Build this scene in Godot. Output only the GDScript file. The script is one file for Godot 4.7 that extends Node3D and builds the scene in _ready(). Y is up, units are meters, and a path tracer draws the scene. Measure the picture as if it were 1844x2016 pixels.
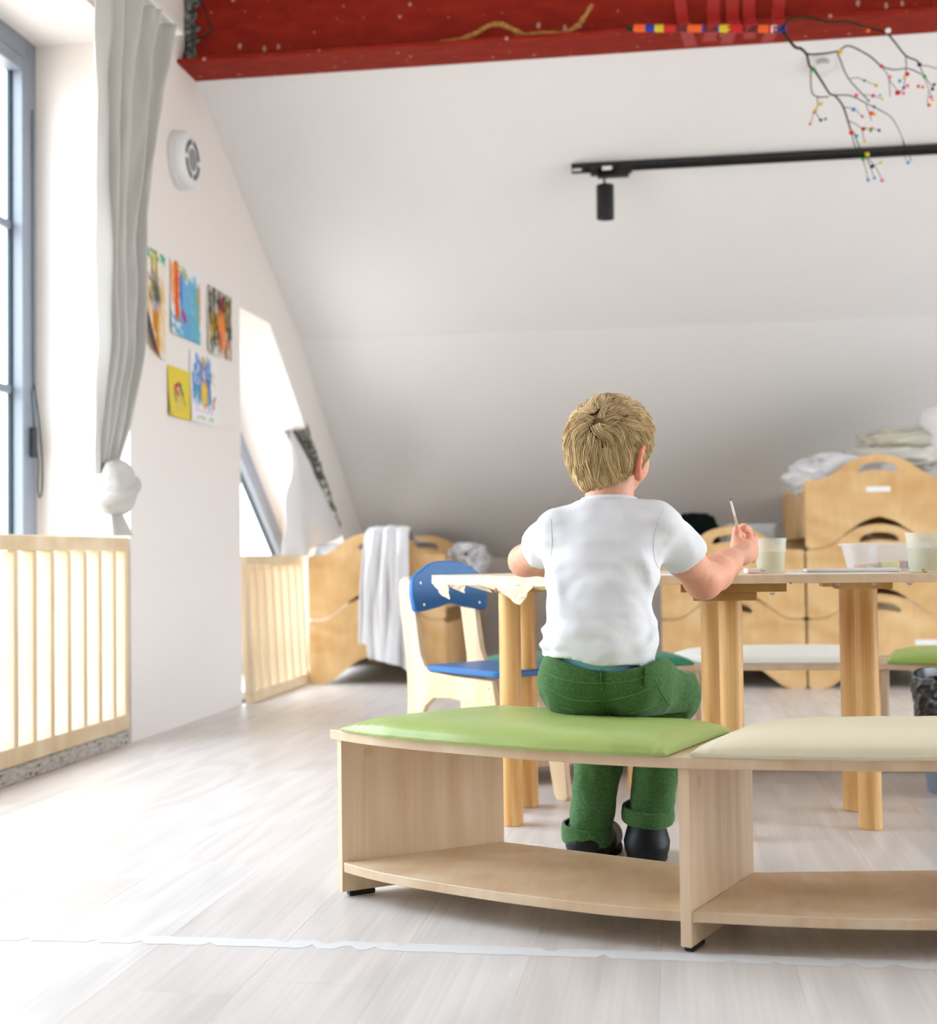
extends Node3D
# A play room under the roof: a child paints at a low table, seen from behind. x to the right, y up, -z into the room; the left gable wall is the plane x = -1.766.

const XW := -1.766          # inner face of the gable wall
const XO := -2.166          # outer face
const FOLD := Vector2(-6.376, 1.656)   # (z, y) of the fold in the sloped ceiling
const SLOPE := 0.527

var M := {}
var taken := {}


class G:
	var v := PackedVector3Array()
	var n := PackedVector3Array()
	var uv := PackedVector2Array()
	var c := PackedColorArray()
	var ix := PackedInt32Array()
	var col := Color.WHITE
	var coloured := false
	var soft := 0.8      # edges of a prism whose faces turn less than this (cosine) are shaded smooth

	func add(p: Vector3, nn: Vector3, t := Vector2.ZERO) -> int:
		v.append(p)
		n.append(nn)
		uv.append(t)
		if coloured:
			c.append(col)
		return v.size() - 1

	func face(a: int, b: int, d: int) -> void:
		ix.append(a)
		ix.append(d)
		ix.append(b)

	func tri(a: Vector3, b: Vector3, d: Vector3) -> void:
		var nn := (b - a).cross(d - a).normalized()
		face(add(a, nn), add(b, nn), add(d, nn))

	func quad(a: Vector3, b: Vector3, d: Vector3, e: Vector3, u := Rect2(0, 0, 1, 1)) -> void:
		var nn := (b - a).cross(d - a)
		if nn.length_squared() < 1e-16:
			nn = (d - a).cross(e - a)
		nn = nn.normalized()
		var i := add(a, nn, Vector2(u.position.x, u.end.y))
		add(b, nn, u.end)
		add(d, nn, Vector2(u.end.x, u.position.y))
		add(e, nn, u.position)
		face(i, i + 1, i + 2)
		face(i, i + 2, i + 3)

	func box(at: Vector3, size: Vector3, bs := Basis.IDENTITY, bev := 0.0015) -> void:
		var h := size * 0.5
		bev = minf(bev, minf(h.x, minf(h.y, h.z)) * 0.45)
		var q := {}
		for sx in [-1, 1]:
			for sy in [-1, 1]:
				for sz in [-1, 1]:
					var k := Vector3(sx, sy, sz)
					for ax in 3:
						var p := k * h
						for o in 3:
							if o != ax:
								p[o] -= k[o] * bev
						q[[sx, sy, sz, ax]] = at + bs * p
		for ax in 3:
			var b := (ax + 1) % 3
			var d := (ax + 2) % 3
			for s in [-1, 1]:
				var l := []
				for w in [[-1, -1], [1, -1], [1, 1], [-1, 1]]:
					var k := [0, 0, 0, ax]
					k[ax] = s
					k[b] = w[0]
					k[d] = w[1]
					l.append(q[k])
				if s > 0:
					quad(l[0], l[1], l[2], l[3])
				else:
					quad(l[3], l[2], l[1], l[0])
			for s in [-1, 1]:
				for r in [-1, 1]:
					var l := []
					for w in [[-1, b], [1, b], [1, d], [-1, d]]:
						var k := [0, 0, 0, w[1]]
						k[ax] = w[0]
						k[b] = s
						k[d] = r
						l.append(q[k])
					if s * r < 0:
						quad(l[0], l[1], l[2], l[3])
					else:
						quad(l[3], l[2], l[1], l[0])
		for sx in [-1, 1]:
			for sy in [-1, 1]:
				for sz in [-1, 1]:
					var a: Vector3 = q[[sx, sy, sz, 0]]
					var b2: Vector3 = q[[sx, sy, sz, 1]]
					var d2: Vector3 = q[[sx, sy, sz, 2]]
					if sx * sy * sz > 0:
						tri(a, b2, d2)
					else:
						tri(a, d2, b2)

	# A polygon in local xy, drawn out along local z from h0 to h1, placed by t.
	func prism(poly: PackedVector2Array, h0: float, h1: float, t := Transform3D.IDENTITY, bev := 0.0) -> void:
		var area := 0.0
		for i in poly.size():
			area += poly[i].cross(poly[(i + 1) % poly.size()])
		if area < 0:
			poly.reverse()
		var m := poly.size()
		var en := []
		for i in m:
			var e := poly[(i + 1) % m] - poly[i]
			en.append(Vector2(e.y, -e.x).normalized())
		var inner := PackedVector2Array()
		for i in m:
			var a: Vector2 = en[(i + m - 1) % m]
			var b: Vector2 = en[i]
			var s := a + b
			inner.append(poly[i] - s * (bev / maxf(0.5 * s.dot(s), 0.5)) if bev > 0.0 else poly[i])
		var tr := Geometry2D.triangulate_polygon(poly)
		var up := (t.basis * Vector3(0, 0, 1)).normalized()
		for side in 2:
			var z := h1 if side else h0
			var base := v.size()
			for i in m:
				add(t * Vector3(inner[i].x, inner[i].y, z), up if side else -up, inner[i])
			for i in range(0, tr.size(), 3):
				var a := poly[tr[i]]
				var pos := (poly[tr[i + 1]] - a).cross(poly[tr[i + 2]] - a) > 0
				if pos == (side == 1):
					face(base + tr[i], base + tr[i + 1], base + tr[i + 2])
				else:
					face(base + tr[i], base + tr[i + 2], base + tr[i + 1])
		var rings := [[h0, 0], [h0 + bev, 1], [h1 - bev, 1], [h1, 0]] if bev > 0.0 else [[h0, 1], [h1, 1]]
		var along := 0.0
		for i in m:
			var j := (i + 1) % m
			var na: Vector2 = en[i]
			var nb: Vector2 = en[i]
			if na.dot(en[(i + m - 1) % m]) > soft:
				na = (na + en[(i + m - 1) % m]).normalized()
			if nb.dot(en[j]) > soft:
				nb = (nb + en[j]).normalized()
			for r in rings.size() - 1:
				var tilt := 0.0
				if bev > 0.0:
					tilt = [-0.8, 0.0, 0.8][r]
				var w := []
				for k in [[i, r, na], [j, r, nb], [j, r + 1, nb], [i, r + 1, na]]:
					var ring: Array = rings[k[1]]
					var p2: Vector2 = poly[k[0]] if ring[1] else inner[k[0]]
					w.append(add(t * Vector3(p2.x, p2.y, ring[0]), (t.basis * Vector3(k[2].x, k[2].y, tilt)).normalized(), Vector2(along + (0.0 if k[0] == i else poly[i].distance_to(poly[j])), ring[0])))
				face(w[0], w[1], w[2])
				face(w[0], w[2], w[3])
			along += poly[i].distance_to(poly[j])

	# A tube along points, with a radius for each.
	func tube(pts: PackedVector3Array, rad: PackedFloat32Array, sides := 8, caps := true, squash := 1.0) -> void:
		var m := pts.size()
		var base := v.size()
		var tg := (pts[1] - pts[0]).normalized()
		var nx := tg.cross(Vector3.UP if absf(tg.y) < 0.9 else Vector3.RIGHT).normalized()
		for i in m:
			var d := (pts[mini(i + 1, m - 1)] - pts[maxi(i - 1, 0)]).normalized()
			nx = (nx - d * nx.dot(d)).normalized()
			var ny := d.cross(nx)
			var slope := 0.0
			for k in sides + 1:
				var a := TAU * k / sides
				var o := nx * cos(a) + ny * sin(a) * squash
				add(pts[i] + o * rad[i], (o + d * slope).normalized(), Vector2(float(k) / sides, float(i) / m))
		for i in m - 1:
			for k in sides:
				var a := base + i * (sides + 1) + k
				face(a, a + 1, a + sides + 2)
				face(a, a + sides + 2, a + sides + 1)
		if caps:
			for e in 2:
				var i := m - 1 if e else 0
				var d := (pts[m - 1] - pts[m - 2]).normalized() if e else (pts[0] - pts[1]).normalized()
				var mid := add(pts[i], d)
				var first := v.size()
				for k in sides + 1:
					add(v[base + i * (sides + 1) + k], d)
				for k in sides:
					if e:
						face(mid, first + k, first + k + 1)
					else:
						face(mid, first + k + 1, first + k)

	# A profile of (radius, height) turned about local y; a corner sharper than 40 degrees stays sharp.
	func lathe(prof: PackedVector2Array, sides := 32, t := Transform3D.IDENTITY) -> void:
		for i in prof.size() - 1:
			var d := (prof[i + 1] - prof[i]).normalized()
			var nn := Vector2(d.y, -d.x)
			var na := nn
			var nb := nn
			if i > 0:
				var e := (prof[i] - prof[i - 1]).normalized()
				if e.dot(d) > 0.76:
					na = Vector2((e + d).y, -(e + d).x).normalized()
			if i < prof.size() - 2:
				var e := (prof[i + 2] - prof[i + 1]).normalized()
				if e.dot(d) > 0.76:
					nb = Vector2((e + d).y, -(e + d).x).normalized()
			var base := v.size()
			for k in sides + 1:
				var a := TAU * k / sides
				var o := Vector3(cos(a), 0, sin(a))
				add(t * (o * prof[i].x + Vector3.UP * prof[i].y), (t.basis * (o * na.x + Vector3.UP * na.y)).normalized(), Vector2(float(k) / sides, prof[i].y))
				add(t * (o * prof[i + 1].x + Vector3.UP * prof[i + 1].y), (t.basis * (o * nb.x + Vector3.UP * nb.y)).normalized(), Vector2(float(k) / sides, prof[i + 1].y))
			for k in sides:
				var a := base + 2 * k
				face(a, a + 1, a + 3)
				face(a, a + 3, a + 2)

	# A grid of points given by f(u, v), smooth; wrap joins u = 1 to u = 0.
	func grid(nu: int, nv: int, f: Callable, wrap := false, flip := false) -> void:
		var base := v.size()
		var p := PackedVector3Array()
		for j in nv + 1:
			for i in nu + 1:
				p.append(f.call(float(i) / nu, float(j) / nv))
		var w := nu + 1
		for j in nv + 1:
			for i in nu + 1:
				var l := p[j * w + (i - 1 if i > 0 else (nu - 1 if wrap else 0))]
				var r := p[j * w + (i + 1 if i < nu else (1 if wrap else nu))]
				var d := p[maxi(j - 1, 0) * w + i]
				var u := p[mini(j + 1, nv) * w + i]
				var nn := (r - l).cross(u - d).normalized()
				add(p[j * w + i], -nn if flip else nn, Vector2(float(i) / nu, float(j) / nv))
		for j in nv:
			for i in nu:
				var a := base + j * w + i
				if flip:
					face(a, a + w + 1, a + 1)
					face(a, a + w, a + w + 1)
				else:
					face(a, a + 1, a + w + 1)
					face(a, a + w + 1, a + w)

	# Cloth: the grid twice, a little apart, with its rim.
	func sheet(nu: int, nv: int, f: Callable, thick := 0.0015) -> void:
		var b0 := v.size()
		grid(nu, nv, f)
		var m := v.size() - b0
		var b1 := v.size()
		for i in m:
			add(v[b0 + i] - n[b0 + i] * thick, -n[b0 + i], uv[b0 + i])
		var w := nu + 1
		for j in nv:
			for i in nu:
				var a := b1 + j * w + i
				face(a, a + w + 1, a + 1)
				face(a, a + w, a + w + 1)
		for i in nu:
			quad(v[b0 + i], v[b1 + i], v[b1 + i + 1], v[b0 + i + 1])
			var a := nv * w + i
			quad(v[b0 + a + 1], v[b1 + a + 1], v[b1 + a], v[b0 + a])
		for j in nv:
			quad(v[b0 + (j + 1) * w], v[b1 + (j + 1) * w], v[b1 + j * w], v[b0 + j * w])
			var a := j * w + nu
			quad(v[b0 + a], v[b1 + a], v[b1 + a + w], v[b0 + a + w])

	func ball(at: Vector3, r: Vector3, bs := Basis.IDENTITY, nu := 14, nv := 9) -> void:
		var base := v.size()
		for j in nv + 1:
			for i in nu + 1:
				var a := TAU * i / nu
				var b := PI * j / nv - PI / 2
				var o := Vector3(cos(a) * cos(b), sin(b), -sin(a) * cos(b))
				add(at + bs * (o * r), (bs * (o / r)).normalized(), Vector2(float(i) / nu, float(j) / nv))
		for j in nv:
			for i in nu:
				var a := base + j * (nu + 1) + i
				face(a, a + 1, a + nu + 2)
				face(a, a + nu + 2, a + nu + 1)

	# Surface nets of a distance field f inside lo..hi; blocks far from the surface are skipped.
	func net(f: Callable, lo: Vector3, hi: Vector3, cell: float, slack := 1.35) -> void:
		var bs := 4
		var nb := Vector3i(((hi - lo) / (cell * bs)).ceil())
		var s := nb * bs + Vector3i.ONE
		var val := PackedFloat32Array()
		val.resize(s.x * s.y * s.z)
		val.fill(1e9)
		var sy := s.x
		var sz := s.x * s.y
		var act := []
		var reach := cell * bs * 0.866 * slack
		for bz in nb.z:
			for by in nb.y:
				for bx in nb.x:
					var mid := lo + (Vector3(bx, by, bz) + Vector3.ONE * 0.5) * (cell * bs)
					if absf(f.call(mid)) > reach:
						continue
					act.append(Vector3i(bx, by, bz) * bs)
					for z in range(bz * bs, bz * bs + bs + 1):
						for y in range(by * bs, by * bs + bs + 1):
							for x in range(bx * bs, bx * bs + bs + 1):
								var k := x + y * sy + z * sz
								if val[k] > 1e8:
									val[k] = f.call(lo + Vector3(x, y, z) * cell)
		var at := {}
		var base := v.size()
		var offs := PackedInt32Array([0, 1, sy, sy + 1, sz, sz + 1, sz + sy, sz + sy + 1])
		var ed := PackedInt32Array([0, 1, 2, 3, 4, 5, 6, 7, 0, 2, 1, 3, 4, 6, 5, 7, 0, 4, 1, 5, 2, 6, 3, 7])
		var cor := [Vector3(0, 0, 0), Vector3(1, 0, 0), Vector3(0, 1, 0), Vector3(1, 1, 0), Vector3(0, 0, 1), Vector3(1, 0, 1), Vector3(0, 1, 1), Vector3(1, 1, 1)]
		for b: Vector3i in act:
			for z in range(b.z, b.z + bs):
				for y in range(b.y, b.y + bs):
					for x in range(b.x, b.x + bs):
						var k := x + y * sy + z * sz
						var neg := 0
						for o in offs:
							if val[k + o] < 0.0:
								neg += 1
						if neg == 0 or neg == 8:
							continue
						var sum := Vector3.ZERO
						var cnt := 0
						for e in range(0, 24, 2):
							var a := val[k + offs[ed[e]]]
							var d := val[k + offs[ed[e + 1]]]
							if (a < 0.0) != (d < 0.0):
								sum += (cor[ed[e]] as Vector3).lerp(cor[ed[e + 1]], a / (a - d))
								cnt += 1
						at[k] = add(lo + (Vector3(x, y, z) + sum / cnt) * cell, Vector3.ZERO)
		for b: Vector3i in act:
			for z in range(b.z, b.z + bs):
				for y in range(b.y, b.y + bs):
					for x in range(b.x, b.x + bs):
						var k := x + y * sy + z * sz
						if not at.has(k):
							continue
						var a := val[k]
						for ax in 3:
							var st := 1 if ax == 0 else (sy if ax == 1 else sz)
							var p := sy if ax == 0 else (sz if ax == 1 else 1)
							var q := sz if ax == 0 else (1 if ax == 1 else sy)
							var d := val[k + st]
							if (a < 0.0) == (d < 0.0) or not (at.has(k - p) and at.has(k - q) and at.has(k - p - q)):
								continue
							var i0: int = at[k]
							var i1: int = at[k - p]
							var i2: int = at[k - p - q]
							var i3: int = at[k - q]
							if a < 0.0:
								face(i0, i1, i2)
								face(i0, i2, i3)
							else:
								face(i0, i2, i1)
								face(i0, i3, i2)
		for i in range(0, ix.size(), 3):
			if ix[i] < base:
				continue
			var nn := (v[ix[i + 2]] - v[ix[i]]).cross(v[ix[i + 1]] - v[ix[i]])
			for k in 3:
				n[ix[i + k]] += nn
		for i in range(base, v.size()):
			n[i] = n[i].normalized()

	func mesh() -> ArrayMesh:
		var a := []
		a.resize(Mesh.ARRAY_MAX)
		a[Mesh.ARRAY_VERTEX] = v
		a[Mesh.ARRAY_NORMAL] = n
		a[Mesh.ARRAY_TEX_UV] = uv
		if coloured:
			a[Mesh.ARRAY_COLOR] = c
		a[Mesh.ARRAY_INDEX] = ix
		var m := ArrayMesh.new()
		m.add_surface_from_arrays(Mesh.PRIMITIVE_TRIANGLES, a)
		return m


# Bones: tapered capsules joined with a smooth minimum.
class Bones:
	var a := PackedVector3Array()
	var d := PackedVector3Array()
	var l := PackedFloat32Array()
	var r0 := PackedFloat32Array()
	var dr := PackedFloat32Array()
	var k := 0.02

	func bone(p: Vector3, q: Vector3, ra: float, rb: float) -> void:
		a.append(p)
		d.append(q - p)
		l.append(maxf((q - p).length_squared(), 1e-9))
		r0.append(ra)
		dr.append(rb - ra)

	func chain(pts: Array, rad: Array) -> void:
		for i in pts.size() - 1:
			bone(pts[i], pts[i + 1], rad[i], rad[i + 1])

	func dist(p: Vector3) -> float:
		var res := 1e9
		for i in a.size():
			var w := p - a[i]
			var h := clampf(w.dot(d[i]) / l[i], 0.0, 1.0)
			var x := (w - d[i] * h).length() - r0[i] - dr[i] * h
			var g := maxf(k - absf(res - x), 0.0)
			res = minf(res, x) - g * g * 0.25 / k
		return res


# --- scene helpers -------------------------------------------------------------------------------------------

func numbered(called: String) -> String:
	if not taken.has(called):
		taken[called] = 0
		return called
	taken[called] += 1
	return "%s_%03d" % [called, taken[called]]


func obj(called: String, g: G, m: Material, parent: Node = self) -> MeshInstance3D:
	var o := MeshInstance3D.new()
	o.name = numbered(called) if parent == self else called
	o.mesh = g.mesh()
	o.material_override = m
	parent.add_child(o, true)
	return o


func inst(called: String, me: Mesh, m: Material, parent: Node, t := Transform3D.IDENTITY) -> MeshInstance3D:
	var o := MeshInstance3D.new()
	o.name = numbered(called) if parent == self else called
	o.mesh = me
	o.material_override = m
	parent.add_child(o, true)
	o.transform = t
	return o


func thing(called: String, label: String, category: String, at := Vector3.ZERO, turn := 0.0, group := "") -> Node3D:
	var o := Node3D.new()
	o.name = numbered(called)
	add_child(o)
	o.position = at
	o.rotation.y = turn
	tag(o, label, category, group)
	return o


func tag(o: Node, label: String, category: String, group := "") -> void:
	o.set_meta("label", label)
	o.set_meta("category", category)
	if group:
		o.set_meta("group", group)


func struct(o: Node, label := "") -> Node:
	o.set_meta("kind", "structure")
	if label:
		o.set_meta("label", label)
	return o


func mat(col: Color, rough := 0.6, spec := 0.5) -> StandardMaterial3D:
	var m := StandardMaterial3D.new()
	m.albedo_color = col
	m.roughness = rough
	m.metallic_specular = spec
	return m


func noise(sd: int, freq: float, octaves := 3) -> FastNoiseLite:
	var f := FastNoiseLite.new()
	f.seed = sd
	f.noise_type = FastNoiseLite.TYPE_SIMPLEX_SMOOTH
	f.frequency = freq
	f.fractal_octaves = octaves
	return f


# Wood grain running down the picture (v); tiles both ways.
func grain_image(c0: Color, c1: Color, sd: int, w: int, h: int, fx: float, fy: float, streak := 0.5, pores := 0.25) -> ImageTexture:
	var im := Image.create_empty(w, h, false, Image.FORMAT_RGB8)
	var a := noise(sd, 1.0, 3)
	var b := noise(sd + 7, 1.0, 2)
	var val := func(x: float, y: float) -> float:
		var warp := 3.0 * a.get_noise_2d(x * fx * 0.18 + 40.0, y * fy * 0.6)
		var ring := 0.5 + 0.5 * sin(9.0 * (a.get_noise_2d(x * fx * 0.35, y * fy * 0.45) + warp * 0.3))
		var fine := b.get_noise_2d(x * fx * 9.0, y * fy * 1.3)
		return clampf(streak * ring + (1.0 - streak) * (0.5 + a.get_noise_2d(x * fx * 1.7, y * fy)) + pores * fine, 0.0, 1.0)
	for y in h:
		var ty := clampf((y - h * 0.85) / (h * 0.15), 0, 1)
		for x in w:
			var tx := clampf((x - w * 0.85) / (w * 0.15), 0, 1)
			var p: float = val.call(x, y)
			if tx > 0.0:
				p = lerpf(p, val.call(x - w, y), tx)
			if ty > 0.0:
				p = lerpf(p, val.call(x, y - h), ty)
			im.set_pixel(x, y, c0.lerp(c1, p))
	return ImageTexture.create_from_image(im)


# Wood with its grain along one axis of the world (or of the object).
func wood(tex: Texture2D, axis: int, rough := 0.5, across := 0.35, along := 1.2, world := true) -> StandardMaterial3D:
	var m := mat(Color.WHITE, rough)
	m.albedo_texture = tex
	m.uv1_triplanar = true
	m.uv1_world_triplanar = world
	m.uv1_triplanar_sharpness = 4.0
	var s := Vector3.ONE / across
	s[axis] = 1.0 / along
	m.uv1_scale = s
	return m


func spot_noise(sd: int, freq: float, stops: Array, size := 512) -> NoiseTexture2D:
	var t := NoiseTexture2D.new()
	t.width = size
	t.height = size
	t.seamless = true
	t.noise = noise(sd, freq, 4)
	var gr := Gradient.new()
	gr.offsets = PackedFloat32Array(stops.map(func(s): return s[0]))
	gr.colors = PackedColorArray(stops.map(func(s): return s[1]))
	t.color_ramp = gr
	return t


func smooth_path(pts: Array, steps: int) -> PackedVector3Array:
	var out := PackedVector3Array()
	var m := pts.size()
	for i in m - 1:
		for k in steps:
			out.append((pts[i] as Vector3).cubic_interpolate(pts[i + 1], pts[maxi(i - 1, 0)], pts[mini(i + 2, m - 1)], float(k) / steps))
	out.append(pts[m - 1])
	return out


func smooth_2d(pts: Array, steps: int) -> PackedVector2Array:
	var out := PackedVector2Array()
	var m := pts.size()
	for i in m - 1:
		for k in steps:
			out.append((pts[i] as Vector2).cubic_interpolate(pts[i + 1], pts[maxi(i - 1, 0)], pts[mini(i + 2, m - 1)], float(k) / steps))
	out.append(pts[m - 1])
	return out


func taper(m: int, r0: float, r1: float) -> PackedFloat32Array:
	var out := PackedFloat32Array()
	for i in m:
		out.append(lerpf(r0, r1, float(i) / maxi(m - 1, 1)))
	return out


# local xy of a prism laid flat: polygon (x, z) on the floor plan, height along y
func plan() -> Transform3D:
	return Transform3D(Basis(Vector3(1, 0, 0), Vector3(0, 0, 1), Vector3(0, -1, 0)), Vector3.ZERO)
const TWIGS := [
	["0.388,2.345,-4.623 0.408,2.378,-4.640 0.437,2.398,-4.667 0.485,2.412,-4.708 0.549,2.395,-4.716 0.611,2.381,-4.689 0.678,2.369,-4.721 0.739,2.353,-4.736 0.762,2.317,-4.717 0.791,2.245,-4.664 0.819,2.212,-4.626 0.828,2.196,-4.622", 0.0076, 0.0038],
	["0.391,2.338,-4.622 0.430,2.292,-4.645 0.452,2.293,-4.669 0.474,2.280,-4.693 0.484,2.245,-4.705 0.502,2.231,-4.717 0.528,2.189,-4.721 0.549,2.145,-4.706 0.564,2.133,-4.694 0.586,2.088,-4.666 0.598,2.028,-4.640 0.607,1.982,-4.624", 0.0083, 0.0042],
	["0.474,2.283,-4.693 0.500,2.286,-4.715 0.576,2.291,-4.715 0.615,2.305,-4.707 0.688,2.275,-4.738 0.725,2.241,-4.743 0.762,2.216,-4.713 0.798,2.196,-4.654 0.837,2.163,-4.625", 0.0052, 0.0028],
	["0.576,2.291,-4.715 0.585,2.265,-4.712 0.608,2.193,-4.696 0.659,2.127,-4.694 0.676,2.111,-4.700", 0.0038, 0.0028],
	["0.488,2.232,-4.708 0.490,2.162,-4.715 0.509,2.142,-4.720 0.546,2.135,-4.706", 0.0038, 0.0035],
	["0.509,2.142,-4.720 0.510,2.110,-4.719 0.500,2.094,-4.720 0.484,2.051,-4.723", 0.0028, 0.0016],
	["0.503,2.090,-4.720 0.518,2.059,-4.713 0.533,2.058,-4.700", 0.0021, 0.0016],
	["0.564,2.135,-4.694 0.604,2.126,-4.675 0.630,2.116,-4.675 0.668,2.098,-4.690 0.724,2.075,-4.715 0.755,2.045,-4.711 0.782,1.976,-4.703 0.790,1.904,-4.703", 0.0038, 0.0017],
	["0.782,1.976,-4.703 0.809,1.898,-4.699", 0.0019, 0.0016],
	["0.607,1.982,-4.624 0.616,1.936,-4.616 0.643,1.891,-4.630 0.661,1.831,-4.655", 0.0028, 0.0016],
	["0.615,1.982,-4.625 0.633,1.930,-4.624 0.657,1.897,-4.643 0.685,1.842,-4.677", 0.0031, 0.0016],
	["0.658,1.904,-4.643 0.691,1.875,-4.677 0.713,1.839,-4.699", 0.0024, 0.0016],
	["0.676,1.878,-4.663 0.709,1.898,-4.691", 0.0016, 0.0014],
	["0.664,2.094,-4.686 0.673,2.065,-4.684 0.680,2.037,-4.682", 0.0021, 0.0016],
	["0.601,2.028,-4.639 0.640,2.003,-4.643 0.648,1.957,-4.639", 0.0022, 0.0016],
	["0.640,2.003,-4.643 0.681,2.009,-4.676 0.706,2.007,-4.695", 0.0019, 0.0014],
	["0.791,2.245,-4.664 0.793,2.209,-4.661 0.790,2.182,-4.668 0.785,2.139,-4.682 0.770,2.133,-4.702", 0.0028, 0.0017],
	["0.828,2.196,-4.622 0.841,2.163,-4.625 0.877,2.124,-4.654", 0.0028, 0.0017],
	["0.844,2.154,-4.628 0.875,2.091,-4.667", 0.0019, 0.0014],
	["0.859,2.116,-4.647 0.858,2.074,-4.665", 0.0017, 0.0014],
	["0.724,2.239,-4.742 0.745,2.199,-4.730 0.748,2.127,-4.720", 0.0024, 0.0016],
	["0.745,2.192,-4.729 0.769,2.140,-4.703", 0.0019, 0.0016],
	["0.828,2.192,-4.622 0.853,2.190,-4.621 0.887,2.186,-4.642 0.949,2.192,-4.688", 0.0022, 0.0017],
	["0.615,2.189,-4.695 0.642,2.193,-4.704 0.663,2.185,-4.712 0.706,2.171,-4.730", 0.0021, 0.0014],
	["0.660,2.131,-4.695 0.692,2.132,-4.715 0.723,2.123,-4.724", 0.0019, 0.0014],
	["0.586,2.084,-4.665 0.619,2.073,-4.656 0.647,2.049,-4.661", 0.0022, 0.0014],
]
const BEADS := [
	"0.682,2.359,-4.726,o,0.0077 0.748,2.356,-4.730,w,0.0099 0.586,2.288,-4.712,y,0.0087 0.725,2.241,-4.743,r,0.0068 0.828,2.196,-4.622,n,0.0077",
	"0.499,2.233,-4.715,g,0.0077 0.749,2.196,-4.726,p,0.0068 0.795,2.180,-4.660,r,0.0077 0.788,2.173,-4.673,y,0.0056 0.776,2.169,-4.692,s,0.0062",
	"0.796,2.143,-4.666,p,0.0062 0.786,2.141,-4.679,n,0.0056 0.770,2.133,-4.702,r,0.0093 0.785,2.124,-4.683,p,0.0062 0.844,2.157,-4.627,g,0.0068",
	"0.826,2.130,-4.639,r,0.0056 0.840,2.126,-4.638,o,0.0056 0.878,2.136,-4.650,n,0.0056 0.873,2.122,-4.652,n,0.0062 0.869,2.099,-4.659,p,0.0062",
	"0.875,2.091,-4.667,y,0.0056 0.864,2.074,-4.668,o,0.0068 0.520,2.116,-4.717,y,0.0077 0.503,2.097,-4.720,y,0.0068 0.498,2.089,-4.721,r,0.0049",
	"0.518,2.059,-4.713,n,0.0062 0.533,2.058,-4.700,g,0.0056 0.484,2.051,-4.723,r,0.0049 0.665,2.185,-4.713,g,0.0056 0.706,2.171,-4.730,y,0.0062",
	"0.633,2.126,-4.680,p,0.0074 0.692,2.132,-4.715,m,0.0068 0.716,2.136,-4.725,s,0.0043 0.723,2.123,-4.724,y,0.0046 0.674,2.111,-4.699,s,0.0049",
	"0.693,2.091,-4.705,s,0.0062 0.619,2.071,-4.656,s,0.0074 0.648,2.047,-4.661,r,0.0049 0.682,2.065,-4.691,o,0.0087 0.693,2.063,-4.698,y,0.0056",
	"0.607,1.984,-4.625,r,0.0087 0.623,1.972,-4.625,s,0.0062 0.649,2.001,-4.648,r,0.0077 0.681,2.011,-4.677,o,0.0046 0.675,2.001,-4.669,g,0.0062",
	"0.706,2.007,-4.695,n,0.0056 0.650,1.958,-4.640,y,0.0056 0.658,1.913,-4.643,y,0.0087 0.643,1.894,-4.630,g,0.0062 0.676,1.878,-4.663,n,0.0074",
	"0.709,1.898,-4.691,y,0.0056 0.798,1.895,-4.701,s,0.0062 0.661,1.831,-4.655,s,0.0062 0.685,1.842,-4.677,s,0.0056 0.713,1.839,-4.699,p,0.0068",
]


func flat(g: G, poly: PackedVector2Array, y0: float, y1: float, bev := 0.0) -> void:
	g.prism(poly, -y1, -y0, plan(), bev)


# polygon (z, y), drawn out along x from x0 to x1
func gable(g: G, poly: PackedVector2Array, x0: float, x1: float, bev := 0.0) -> void:
	g.soft = 1.1
	g.prism(poly, -x1, -x0, Transform3D(Basis(Vector3(0, 0, 1), Vector3(0, 1, 0), Vector3(-1, 0, 0)), Vector3.ZERO), bev)


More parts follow.
